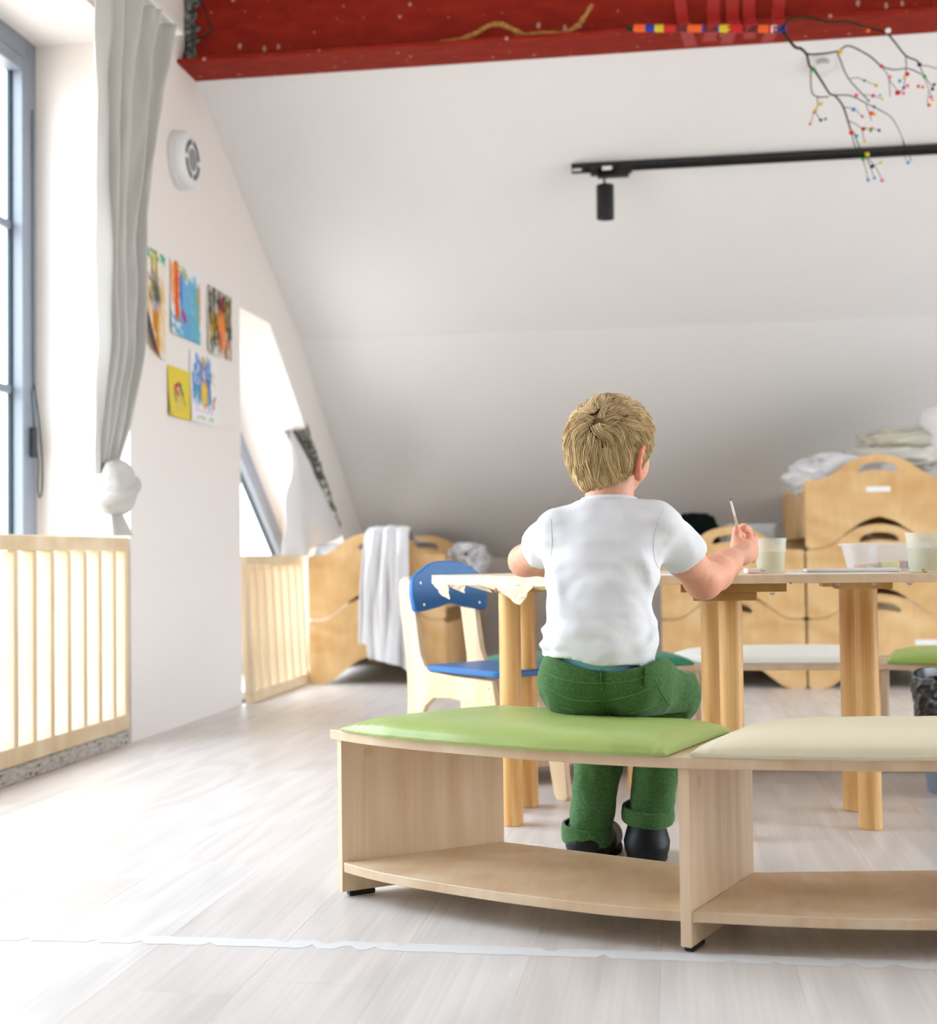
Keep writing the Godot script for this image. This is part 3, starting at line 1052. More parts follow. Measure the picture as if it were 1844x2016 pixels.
func bench(t: Node3D, outer: Array, inner: Array, at_panel: Array, top_y: float, lip: float) -> void:
	# outer: curved edge points (x, z); inner: straight edge points; at_panel: pairs [outer point, inner point]
	var mid := Vector2.ZERO
	for p in outer + inner:
		mid += p
	mid /= outer.size() + inner.size()
	var grow := func(l: Array, d: float) -> Array:
		return l.map(func(p): return p + (p - mid).normalized() * d)
	var inner_r: Array = inner.duplicate()
	inner_r.reverse()
	var g := G.new()
	flat(g, PackedVector2Array(grow.call(outer, lip) + grow.call(inner_r, lip * 0.7)), top_y - 0.017, top_y, 0.0012)
	obj("seat_board", g, M.maple_x, t)
	for k in at_panel.size():
		var a: Vector2 = at_panel[k][0]
		var b: Vector2 = at_panel[k][1]
		var d := (b - a).normalized()
		var q := Vector2(-d.y, d.x) * 0.0085
		g = G.new()
		flat(g, PackedVector2Array([a - q, b - q, b + q, a + q]), 0.009, top_y - 0.0175, 0.0012)
		var p := obj("side_panel", g, M.maple_y, t)
		for e in [0.12, 0.82]:
			var c := a.lerp(b, e)
			g = G.new()
			g.box(Vector3(c.x, 0.0045, c.y), Vector3(0.05, 0.009, 0.016), Basis(Vector3.UP, -atan2(d.y, d.x)), 0.002)
			obj("foot_pad", g, M.black, p)
		# round cover over the cam lock, on the side that looks along the bench
		for s in [-1.0, 1.0]:
			var c: Vector2 = a.lerp(b, 0.16) + q * 1.02 * (s as float)
			g = G.new()
			g.lathe(PackedVector2Array([Vector2(0.0, 0.0012), Vector2(0.0075, 0.001), Vector2(0.0082, 0.0)]), 18, Transform3D(Basis(Vector3(d.x, 0, d.y), Vector3(q.x * s, 0, q.y * s).normalized(), Vector3(d.x, 0, d.y).cross(Vector3(q.x * s, 0, q.y * s).normalized())), Vector3(c.x, top_y - 0.043, c.y)))
			if k < 2:
				obj("cam_cover", g, M.birch, p)
	# one shelf between each two panels
	for k in at_panel.size() - 1:
		var l := []
		for p in outer:
			var s0: Vector2 = at_panel[k][0]
			var s1: Vector2 = at_panel[k + 1][0]
			var u: float = (p - s0).dot(s1 - s0) / (s1 - s0).length_squared()
			if u > 0.02 and u < 0.98:
				l.append(p)
		var a0: Vector2 = at_panel[k][0]
		var a1: Vector2 = at_panel[k][1]
		var b0: Vector2 = at_panel[k + 1][0]
		var b1: Vector2 = at_panel[k + 1][1]
		var da := Vector2(-(a1 - a0).y, (a1 - a0).x).normalized() * 0.009
		var db := Vector2(-(b1 - b0).y, (b1 - b0).x).normalized() * 0.009
		if da.dot(b0 - a0) < 0:
			da = -da
		if db.dot(a0 - b0) < 0:
			db = -db
		var back := (a1 - a0).normalized() * 0.004
		var poly: Array = [a0 + da + back] + l + [b0 + db + back, b1 + db - back, a1 + da - back]
		g = G.new()
		flat(g, PackedVector2Array(poly), 0.046, 0.062, 0.0012)
		obj("shelf", g, M.maple_x, t)


func build_near_bench() -> void:
	var pts := smooth_2d([Vector2(-0.598, -2.375), Vector2(-0.501, -2.296), Vector2(-0.357, -2.217), Vector2(-0.227, -2.160), Vector2(-0.106, -2.118), Vector2(0.009, -2.095), Vector2(0.121, -2.083), Vector2(0.266, -2.078), Vector2(0.40, -2.088), Vector2(0.53, -2.11), Vector2(0.66, -2.145)], 4)
	var outer := Array(pts)
	var inner := [Vector2(-0.329, -2.575), Vector2(0.117, -2.366), Vector2(0.612, -2.433)]
	var t := thing("curved_bench", "pale maple curved bench with open shelf, green and cream cushions on it", "bench")
	bench(t, outer, inner, [[Vector2(-0.592, -2.375), inner[0]], [Vector2(0.009, -2.09), inner[1]], [Vector2(0.655, -2.145), inner[2]]], 0.2935, 0.012)
	var co := []
	var ci := []
	for p in [Vector2(-0.578, -2.345), Vector2(-0.49, -2.272), Vector2(-0.35, -2.196), Vector2(-0.22, -2.140), Vector2(-0.10, -2.098), Vector2(-0.018, -2.083)]:
		co.append(p)
	for k in 6:
		ci.append(Vector2(-0.345, -2.58).lerp(Vector2(0.088, -2.372), k / 5.0))
	cushion("seat_cushion", "apple green vinyl seat cushion under the seated child", co, ci, 0.2937, 0.034, M.green, Vector3(-0.10, 0, -2.39), 0.010)
	co = [Vector2(0.022, -2.082), Vector2(0.13, -2.070), Vector2(0.27, -2.064), Vector2(0.40, -2.075), Vector2(0.53, -2.097), Vector2(0.645, -2.13)]
	ci = []
	for k in 6:
		ci.append(Vector2(0.125, -2.37).lerp(Vector2(0.60, -2.43), k / 5.0))
	cushion("seat_cushion", "cream vinyl seat cushion beside the apple green one on the same bench", co, ci, 0.2937, 0.034, M.cream)


func build_far_bench() -> void:
	var inner := [Vector2(-0.37, -3.56), Vector2(0.06, -3.80), Vector2(0.556, -3.84), Vector2(1.0, -3.66)]
	var dirs := [Vector2(-0.70, -0.71), Vector2(-0.29, -0.957), Vector2(0.17, -0.985), Vector2(0.62, -0.785)]
	var outer := []
	for k in 4:
		outer.append(inner[k] + dirs[k] * 0.31)
	var curve := []
	for k in 3:
		for j in 6:
			var u := j / 6.0
			var p: Vector2 = (outer[k] as Vector2).lerp(outer[k + 1], u)
			var o: Vector2 = (dirs[k] as Vector2).lerp(dirs[k + 1], u).normalized()
			curve.append(p + o * 0.045 * sin(PI * u))
	curve.append(outer[3])
	var t := thing("curved_bench", "curved bench on the far side of the table, emerald, white and lime cushions", "bench")
	var pairs := []
	for k in 4:
		pairs.append([outer[k], inner[k]])
	bench(t, curve, inner, pairs, 0.2935, 0.012)
	var info := [["dark emerald vinyl seat cushion behind the blue chair", M.emerald], ["white vinyl seat cushion between the emerald and lime ones", M.ivory], ["lime green vinyl seat cushion above the waste bin", M.lime]]
	for k in 3:
		var co := []
		var ci := []
		for j in 6:
			var u := lerpf(0.03, 0.97, j / 5.0)
			var o: Vector2 = (dirs[k] as Vector2).lerp(dirs[k + 1], u).normalized()
			co.append((outer[k] as Vector2).lerp(outer[k + 1], u) + o * (0.045 * sin(PI * u) - 0.005))
			ci.append((inner[k] as Vector2).lerp(inner[k + 1], u) - o * 0.004)
		co.reverse()
		ci.reverse()
		cushion("seat_cushion", info[k][0], co, ci, 0.2937, 0.036, info[k][1])


func build_table() -> void:
	var ty := 0.553
	var poly := PackedVector2Array([Vector2(-0.565, -3.22), Vector2(-0.25, -2.83), Vector2(0.98, -2.83), Vector2(1.28, -3.22), Vector2(0.98, -3.62), Vector2(-0.25, -3.62)])
	var t := thing("low_table", "low plywood children's table on round pine legs", "table")
	var g := G.new()
	flat(g, poly, ty - 0.0175, ty, 0.001)
	obj("tabletop", g, M.maple_x, t)
	var legs := [[Vector2(-0.364, -3.038), 0], [Vector2(-0.352, -3.262), 0], [Vector2(0.116, -2.925), 1], [Vector2(0.082, -3.13), 0], [Vector2(0.411, -3.065), 0], [Vector2(0.403, -3.277), 0], [Vector2(1.02, -3.08), 0], [Vector2(1.02, -3.36), 0], [Vector2(-0.1, -3.52), 0]]
	for k in legs.size():
		var p: Vector2 = legs[k][0]
		var top: float = ty - 0.0175 - (0.036 if legs[k][1] else 0.018)
		g = G.new()
		g.lathe(PackedVector2Array([Vector2(0.0, 0.0), Vector2(0.0225, 0.0), Vector2(0.0245, 0.002), Vector2(0.0245, top)]), 28, Transform3D(Basis(Vector3.UP, k * 1.3), Vector3(p.x, 0.0, p.y)))
		obj("leg", g, M.pine, t)
		if legs[k][1]:
			g = G.new()
			g.box(Vector3(p.x + 0.005, ty - 0.0175 - 0.009, p.y + 0.055 - 0.05), Vector3(0.215, 0.018, 0.10), Basis.IDENTITY, 0.001)
			obj("mounting_plate", g, M.ply, t)
			g = G.new()
			g.box(Vector3(p.x - 0.012, ty - 0.0175 - 0.027, p.y), Vector3(0.13, 0.018, 0.085), Basis.IDENTITY, 0.001)
			obj("mounting_plate", g, M.ply, t)
		else:
			g = G.new()
			g.box(Vector3(p.x + (0.03 if k == 0 else -0.006), ty - 0.0175 - 0.009, p.y - 0.006), Vector3(0.115, 0.018, 0.09), Basis.IDENTITY, 0.001)
			obj("mounting_plate", g, M.ply, t)
	for b in [Vector3(0.07, 0.4975, -2.873), Vector3(0.20, 0.5155, -2.874), Vector3(0.33, 0.5335, -2.86), Vector3(0.40, 0.5335, -2.86), Vector3(0.47, 0.5335, -2.86), Vector3(-0.30, 0.516, -3.0)]:
		g = G.new()
		g.lathe(PackedVector2Array([Vector2(0.0, -0.0045), Vector2(0.003, -0.004), Vector2(0.0055, -0.0012), Vector2(0.0065, 0.0)]), 12, Transform3D(Basis.IDENTITY, b))
		obj("bolt", g, M.steel, t)
	# kraft paper taped round the left end
	var pt := thing("kraft_paper", "crumpled brown paper wrapped round the left end of the table", "paper")
	var f := noise(91, 1.0, 2)
	g = G.new()
	flat(g, PackedVector2Array([Vector2(-0.567, -3.222), Vector2(-0.25, -2.8285), Vector2(-0.235, -2.8285), Vector2(-0.23, -3.0), Vector2(-0.26, -3.2), Vector2(-0.24, -3.45), Vector2(-0.25, -3.618)]), ty + 0.0002, ty + 0.0008)
	obj("top_sheet", g, M.kraft, pt)
	var A := Vector3(-0.569, 0, -3.222)
	var B := Vector3(-0.248, 0, -2.8265)
	var out := Vector3(-(B - A).z, 0, (B - A).x).normalized()
	if out.x > 0:
		out = -out
	g = G.new()
	g.sheet(64, 6, func(u, w):
		var p := A.lerp(B, u)
		var s: float = u * 6.0
		var kink := absf(fposmod(s, 1.0) - 0.5) * 2.0
		var bulge := 0.0018 + 0.0022 * f.get_noise_2d(u * 30.0, w * 3.0) + (0.0016 if kink > 0.93 else 0.0)
		return p + out * maxf(0.0006, bulge) + Vector3.UP * lerpf(ty + 0.0012, ty - 0.0195 - 0.002 * f.get_noise_1d(u * 20.0), w), 0.0005)
	obj("edge_band", g, M.kraft, pt)
	# folded flaps under the edge: two upper corners, two lower corners, their drops, how far they turn in
	var flaps := [[0.0, 0.14, 0.09, 0.17, 0.026, 0.036, 0.004], [0.09, 0.30, 0.17, 0.245, 0.013, 0.021, -0.014], [0.26, 0.46, 0.32, 0.47, 0.008, 0.018, -0.02], [0.42, 0.63, 0.53, 0.69, 0.012, 0.028, -0.008], [0.56, 0.87, 0.715, 0.75, 0.038, 0.041, 0.0], [0.83, 1.0, 0.86, 0.99, 0.008, 0.006, -0.015]]
	for k in flaps.size():
		var q: Array = flaps[k]
		g = G.new()
		g.sheet(12, 8, func(u, w):
			var e := A.lerp(B, lerpf(q[0], q[1], u)) + out * (0.0012 + 0.0006 * k)
			var tip := A.lerp(B, lerpf(q[2], q[3], u)) + out * (q[6] as float) + Vector3.DOWN * lerpf(q[4], q[5], u)
			var p := e.lerp(tip, w)
			p += out * 0.007 * sin(PI * w) * f.get_noise_2d(u * 3.0 + k * 7.0, w * 2.0)
			return p + Vector3.UP * (ty - 0.0195), 0.0005)
		obj("flap", g, M.kraft, pt)


func build_chair() -> void:
	# local x runs forward from the rear posts, z to the far side
	var fx := Vector3(0.75, 0, 0.66).normalized()
	var t := thing("child_chair", "small birch chair with blue seat and blue back behind the paper-covered table end", "chair", Vector3(-0.666, 0, -3.426) + Vector3(0.66, 0, -0.75) * 0.20)
	t.basis = Basis(fx, Vector3.UP, fx.cross(Vector3.UP))
	var side := PackedVector2Array()
	var raw := [Vector2(-0.03, 0.004), Vector2(-0.022, 0.0), Vector2(0.006, 0.0), Vector2(0.014, 0.005), Vector2(0.028, 0.11), Vector2(0.045, 0.18), Vector2(0.068, 0.225), Vector2(0.10, 0.246), Vector2(0.16, 0.250), Vector2(0.23, 0.246), Vector2(0.262, 0.236), Vector2(0.282, 0.212), Vector2(0.296, 0.12), Vector2(0.318, 0.012), Vector2(0.328, 0.0), Vector2(0.358, 0.0), Vector2(0.368, 0.012), Vector2(0.352, 0.17), Vector2(0.326, 0.304), Vector2(0.20, 0.306), Vector2(0.09, 0.312), Vector2(0.068, 0.326), Vector2(0.052, 0.352), Vector2(0.042, 0.40), Vector2(0.024, 0.50), Vector2(0.017, 0.53), Vector2(0.004, 0.545), Vector2(-0.014, 0.548), Vector2(-0.032, 0.538), Vector2(-0.037, 0.515), Vector2(-0.03, 0.46), Vector2(-0.008, 0.34), Vector2(-0.004, 0.25), Vector2(-0.012, 0.14)]
	for p in raw:
		side.append(p)
	var w := 0.20
	for z in [0.0, w]:
		var g := G.new()
		g.prism(side, z - 0.008, z + 0.008, Transform3D.IDENTITY, 0.002)
		obj("side_frame", g, M.birch, t)
	# seat
	var g := G.new()
	var sp := PackedVector2Array()
	for c in [[Vector2(0.085, 0.012), PI, 0.02], [Vector2(0.345, 0.004), PI * 1.5, 0.03], [Vector2(0.345, w - 0.004), 0.0, 0.03], [Vector2(0.085, w - 0.012), PI * 0.5, 0.02]]:
		for j in 6:
			var a: float = c[1] + j / 5.0 * PI / 2
			sp.append(c[0] + Vector2(cos(a), sin(a)) * (c[2] as float))
	flat(g, sp, 0.3125, 0.3275, 0.003)
	obj("seat", g, M.blue, t)
	# apron under the seat
	for x in [0.325, 0.06]:
		g = G.new()
		g.box(Vector3(x, 0.282, w / 2), Vector3(0.015, 0.05, w - 0.016), Basis.IDENTITY, 0.001)
		obj("apron", g, M.birch, t)
	# back
	var bp := PackedVector2Array(Array(smooth_2d([Vector2(-0.022, 0.475), Vector2(-0.018, 0.462), Vector2(0.0, 0.458), Vector2(0.06, 0.468), Vector2(w / 2, 0.476), Vector2(w - 0.06, 0.468), Vector2(w, 0.458), Vector2(w + 0.018, 0.462), Vector2(w + 0.022, 0.475), Vector2(w + 0.024, 0.51), Vector2(w + 0.014, 0.545), Vector2(w - 0.02, 0.568), Vector2(w / 2 + 0.045, 0.584), Vector2(w / 2, 0.587), Vector2(w / 2 - 0.045, 0.584), Vector2(0.02, 0.568), Vector2(-0.014, 0.545), Vector2(-0.024, 0.51), Vector2(-0.0225, 0.48)], 6)))
	g = G.new()
	var lean := Basis(Vector3.BACK, -0.0) * Basis(Vector3(0, 0, 1), Vector3(0, 1, 0), Vector3(-1, 0, 0))
	var tilt := Basis(Vector3.BACK, 0.16)
	var pivot := Vector3(0.036, 0.46, 0)
	g.prism(bp, -0.009, 0.009, Transform3D(tilt, pivot - tilt * Vector3(0, 0.46, 0)) * Transform3D(lean, Vector3(0.006, 0, 0)), 0.003)
	obj("backrest", g, M.blue, t)
	for p in [Vector2(0.008, 0.475), Vector2(0.004, 0.53), Vector2(w - 0.008, 0.475), Vector2(w - 0.004, 0.53)]:
		g = G.new()
		var q := Transform3D(tilt, pivot - tilt * Vector3(0, 0.46, 0)) * Vector3(0.0152, p.y, p.x)
		g.lathe(PackedVector2Array([Vector2(0.0, 0.0012), Vector2(0.003, 0.001), Vector2(0.0038, 0.0)]), 10, Transform3D(Basis(Vector3(0, -1, 0), Vector3(1, 0, 0), Vector3(0, 0, 1)), q))
		obj("screw", g, M.steel, t)
	for p in [Vector2(0.312, 0.285), Vector2(0.318, 0.262)]:
		g = G.new()
		g.lathe(PackedVector2Array([Vector2(0.0, 0.001), Vector2(0.0026, 0.0008), Vector2(0.0032, 0.0)]), 10, Transform3D(Basis(Vector3.RIGHT, PI / 2), Vector3(p.x, p.y, w + 0.0082)))
		obj("screw", g, M.steel, t)


func bed_panel(g: G, w: float, z: float) -> void:
	# the wavy end board of a stacking cot: feet at the corners, an arch below and one above, a grip slot
	var h := 0.302
	var top := [Vector2(w, h), Vector2(w - 0.06, h), Vector2(w - 0.10, h + 0.012), Vector2(w - 0.15, h + 0.047), Vector2(w - 0.20, h + 0.080), Vector2(w - 0.25, h + 0.099), Vector2(0, h + 0.108)]
	var bot := [Vector2(w, 0.0), Vector2(w - 0.06, 0.0), Vector2(w - 0.10, 0.012), Vector2(w - 0.15, 0.048), Vector2(w - 0.20, 0.086), Vector2(w - 0.25, 0.118), Vector2(0, 0.137)]
	var half := Array(smooth_2d(top, 3))
	var low := Array(smooth_2d(bot, 3))
	var l := [Vector2(w, 0.008), Vector2(w, h - 0.008)]
	l += half.slice(1)
	for i in range(half.size() - 2, 0, -1):
		l.append(Vector2(-half[i].x, half[i].y))
	l += [Vector2(-w, h - 0.008), Vector2(-w, 0.008)]
	for i in range(1, low.size()):
		l.append(Vector2(-low[i].x, low[i].y))
	# key-hole into the slot
	var slot := []
	for k in 13:
		var u := k / 12.0 * 2.0 - 1.0
		slot.append(Vector2(u * 0.088, h + 0.032 + 0.040 * sqrt(maxf(0.0, 1.0 - u * u))))
	for k in range(11, 0, -1):
		var u := k / 12.0 * 2.0 - 1.0
		slot.append(Vector2(u * 0.088, h + 0.024 + 0.014 * (1.0 - u * u)))
	var mid := low.size() - 1
	var rest := []
	for i in range(low.size() - 2, 0, -1):
		rest.append(low[i])
	# low centre point is the last of l now; cut up from there to the slot and back
	var cut := l.size() - 1
	var a: Vector2 = l[cut]
	var order := []
	for k in slot.size():
		order.append(slot[(k + 18) % slot.size()])
	order.append(order[0] + Vector2(0.0004, 0))
	l = l.slice(0, cut) + [a - Vector2(0.0002, 0)] + order + [a + Vector2(0.0002, 0)] + rest
	g.prism(PackedVector2Array(l), z - 0.009, z + 0.009, Transform3D.IDENTITY, 0.0)


func cot(label: String, at: Vector3, turn: float, w: float, group: String, level: int) -> Node3D:
	var t := thing("stacking_cot", label, "bed", at, turn, group)
	var L := 1.25
	for z in [0.0, -L]:
		var g := G.new()
		bed_panel(g, w, z)
		var p := obj("end_panel", g, M.bed, t)
		if z == 0.0:
			for s in [-1, 1]:
				for y in [0.09, 0.27]:
					g = G.new()
					g.lathe(PackedVector2Array([Vector2(0.0, 0.0012), Vector2(0.004, 0.001), Vector2(0.005, 0.0)]), 10, Transform3D(Basis(Vector3.RIGHT, PI / 2), Vector3(s * (w - 0.02), y, 0.009)))
					obj("bolt", g, M.steel, p)
	for s in [-1, 1]:
		var g := G.new()
		g.box(Vector3(s * (w - 0.012), 0.165, -L / 2), Vector3(0.018, 0.235, L - 0.02), Basis.IDENTITY, 0.002)
		obj("side_rail", g, M.bed, t)
	var g := G.new()
	g.box(Vector3(0, 0.20, -L / 2), Vector3(w * 2 - 0.05, 0.02, L - 0.03), Basis.IDENTITY, 0.002)
	obj("mattress_base", g, M.canvas, t)
	return t


func name_tag(t: Node3D, x: float, y: float, wide: float) -> void:
	var g := G.new()
	g.box(Vector3(x, y, 0.0094), Vector3(wide, 0.022, 0.0008), Basis.IDENTITY, 0.0)
	obj("name_tag", g, M.paper, t)


func lump(called: String, label: String, at: Vector3, size: Vector3, sd: int, m: Material, category: String, turn := 0.0, amp := 0.22) -> void:
	# a folded or stuffed piece of bedding: a squarish pillow with creases
	var f := noise(sd, 1.0, 3)
	var g := G.new()
	g.grid(44, 26, func(u, w):
		var a: float = u * TAU
		var b: float = (w - 0.5) * PI
		var o := Vector3(cos(a) * cos(b), sin(b), -sin(a) * cos(b))
		var p := Vector3(signf(o.x) * pow(absf(o.x), 0.62), signf(o.y) * pow(absf(o.y), 0.8), signf(o.z) * pow(absf(o.z), 0.62))
		p *= 1.0 + amp * f.get_noise_3d(o.x * 1.9, o.y * 3.5, o.z * 1.9) + amp * 0.35 * f.get_noise_3d(o.x * 6.0, o.y * 9.0, o.z * 6.0)
		return p * size * 0.5, true)
	var o := obj(called, g, m)
	o.position = at
	o.rotation.y = turn
	tag(o, label, category)


func build_beds() -> void:
	var pitch := 0.306
	var gr := "cots stacked under the slope"
	var bl := Vector3(-1.383, 0, -6.30)
	cot("lower cot of the pair stacked beside the far railing, sheet hanging over it", bl, 0.0, 0.328, gr, 0)
	cot("upper cot of the pair stacked beside the far railing, sheet draped on top", bl + Vector3.UP * pitch, 0.0, 0.328, gr, 1)
	var ba := Vector3(0.255, 0, -6.16)
	var c := cot("bottom cot of the two-high stack behind the table", ba, 0.0, 0.312, gr, 0)
	name_tag(c, 0.19, 0.18, 0.07)
	c = cot("top cot of the two-high stack behind the table, dark green bag lying on it", ba + Vector3.UP * pitch, 0.0, 0.312, gr, 1)
	name_tag(c, 0.03, 0.27, 0.06)
	var bb := Vector3(0.888, 0, -6.16)
	c = cot("bottom cot of the three-high stack carrying the bedding", bb, 0.0, 0.312, gr, 0)
	name_tag(c, 0.20, 0.20, 0.12)
	cot("middle cot of the three-high stack carrying the bedding", bb + Vector3.UP * pitch, 0.0, 0.312, gr, 1)
	c = cot("topmost cot of the three-high stack, bedding piled on it", bb + Vector3.UP * pitch * 2, 0.0, 0.312, gr, 2)
	name_tag(c, 0.0, 0.255, 0.103)
	# bedding
	var by := 0.612 + 0.21
	lump("folded_blanket", "white folded blanket under the pile on the tall cot stack", Vector3(0.80, by + 0.115, -6.42), Vector3(0.53, 0.20, 0.42), 3, M.sheet, "blanket", 0.1)
	lump("folded_blanket", "white quilt in the middle of the pile on the tall cot stack", Vector3(0.99, by + 0.19, -6.43), Vector3(0.44, 0.12, 0.40), 4, M.quilt, "blanket", -0.1)
	lump("pillow", "cream pillow lying slanted on the bedding pile", Vector3(1.05, by + 0.275, -6.42), Vector3(0.40, 0.10, 0.32), 5, M.canvas, "pillow", 0.2)
	lump("pillow", "round white pillow on top of the bedding pile", Vector3(1.26, by + 0.31, -6.40), Vector3(0.32, 0.24, 0.3), 6, M.sheet, "pillow", 0.0, 0.1)
	# hat and tub on the two-high stack
	lump("soft_bag", "dark green cloth bag lying on the two-high cot stack", Vector3(0.10, pitch + 0.21 + 0.13, -6.42), Vector3(0.22, 0.27, 0.26), 14, M.felt, "bag", 0.0, 0.12)
	var g := G.new()
	var tub := thing("storage_tub", "clear plastic tub standing beside the dark bag on the cot stack", "tub", Vector3(0.355, pitch + 0.213, -6.47))
	g = G.new()
	open_box(g, Vector3(0.22, 0.21, 0.3), 0.02, 0.004)
	obj("body", g, M.clear_plastic, tub)
	# sheet hanging over the left stack
	var f := noise(101, 1.0, 2)
	g = G.new()
	var face := Vector3(0, 0, 1)
	var lat := Vector3(1, 0, 0)
	var o := bl + lat * 0.06
	g.sheet(40, 60, func(u, w):
		var s: float = lerpf(-0.55, 0.62, w)     # length along the cloth, 0 at the top edge
		var wide := lerpf(0.18, 0.245, smoothstep(-0.3, 0.5, s))
		var x: float = (u - 0.5) * wide - 0.02 * s + (0.05 * u if s > 0.3 else 0.0) * (s - 0.3)
		var fold := (0.03 + 0.045 * f.get_noise_2d(u * 3.2 + s * 0.5, s * 0.7) + 0.016 * f.get_noise_2d(u * 8.0 - s, s * 1.4)) * smoothstep(-0.2, 0.2, s)
		var top := 0.306 + 0.306 + 0.108 + 0.012 - 0.06 * pow((x - 0.0) / 0.25, 2.0)
		if s < 0.0:
			return o + lat * x + face * (-0.02 + s * 0.8) + Vector3.UP * (top - 0.06 * smoothstep(0.0, 0.3, -s) + 0.006 + fold * 0.3)
		var hem: float = 1.0 + 0.12 * (u - 0.3) - 0.22 * (1.0 if u < 0.16 else 0.0) * 0.5
		return o + lat * x + face * (0.022 + fold + 0.01 * smoothstep(0.0, 0.1, s)) + Vector3.UP * (top - s * hem * 0.98), 0.003)
	tag(obj("hanging_sheet", g, M.sheet), "white bed sheet hanging over the end of the left cot stack", "sheet")
	lump("folded_sheet", "white sheet crumpled on the left cot stack beside the wall", bl + Vector3(-0.20, 0.306 * 2 + 0.005, -0.20), Vector3(0.30, 0.10, 0.36), 9, M.sheet, "sheet", 0.2)
	lump("folded_sheet", "grey-white sheet bunched over the right edge of the left cot stack", bl + Vector3(0.36, 0.306 * 2 - 0.035, -0.55), Vector3(0.16, 0.16, 0.5), 10, M.sheet, "sheet", 0.0, 0.4)


func open_box(g: G, size: Vector3, draft: float, t: float) -> void:
	# a tub that widens upwards, with walls of thickness t and a lip
	var ring := func(y: float, inset: float) -> Array:
		var gx: float = size.x / 2 - draft * (1.0 - y / size.y) - inset
		var gz: float = size.z / 2 - draft * (1.0 - y / size.y) - inset
		var l := []
		for c in [[Vector2(1, 1), 0.0], [Vector2(-1, 1), PI / 2], [Vector2(-1, -1), PI], [Vector2(1, -1), PI * 1.5]]:
			for j in 5:
				var a: float = c[1] + j / 4.0 * PI / 2
				l.append(Vector3((c[0] as Vector2).x * (gx - 0.015) + cos(a) * 0.015, y, (c[0] as Vector2).y * (gz - 0.015) + sin(a) * 0.015))
		return l
	var rings := [ring.call(0.0, 0.004), ring.call(0.004, 0.0), ring.call(size.y - 0.006, 0.0), ring.call(size.y - 0.006, -0.006), ring.call(size.y, -0.006), ring.call(size.y, t), ring.call(t, t)]
	for k in rings.size() - 1:
		var m: int = rings[k].size()
		for i in m:
			var j := (i + 1) % m
			g.quad(rings[k][j], rings[k][i], rings[k + 1][i], rings[k + 1][j])
	for e in 2:
		var r: Array = rings[6] if e else rings[0]
		var mid := Vector3(0, r[0].y, 0)
		for i in r.size():
			var j := (i + 1) % r.size()
			if e:
				g.tri(mid, r[j], r[i])
			else:
				g.tri(mid, r[i], r[j])


func railing(label: String, at: Vector3, L: float, H: float, n: int, lean: float) -> void:
	# runs from `at` towards +z by L; the slats stand edge-on to the room
	var t := thing("wooden_railing", label, "railing", at)
	t.rotation.z = lean
	var g := G.new()
	g.box(Vector3(0, H - 0.022, L / 2), Vector3(0.045, 0.044, L), Basis.IDENTITY, 0.003)
	obj("top_rail", g, M.rail_z, t)
	g = G.new()
	g.box(Vector3(0, 0.025, L / 2), Vector3(0.045, 0.05, L), Basis.IDENTITY, 0.003)
	obj("bottom_rail", g, M.rail_z, t)
	for z in [0.0146, L - 0.0146]:
		g = G.new()
		g.box(Vector3(-0.001, H / 2, z), Vector3(0.043, H - 0.004, 0.028), Basis.IDENTITY, 0.003)
		obj("post", g, M.rail_y, t)
	for k in n:
		g = G.new()
		g.box(Vector3(-0.004, H / 2, L * (k + 1.0) / (n + 1.0)), Vector3(0.048, H - 0.09, 0.026), Basis.IDENTITY, 0.003)
		obj("slat", g, M.rail_y, t)


func build_railings() -> void:
	railing("pine slat railing across the balcony door beside the knotted curtain", Vector3(XW - 0.026, 0.046, -4.283), 2.66, 0.627, 23, 0.0)
	railing("short leaning pine slat railing beside the left cot stack", Vector3(XW + 0.026, 0.0, -6.325), 0.855, 0.612, 6, 0.052)


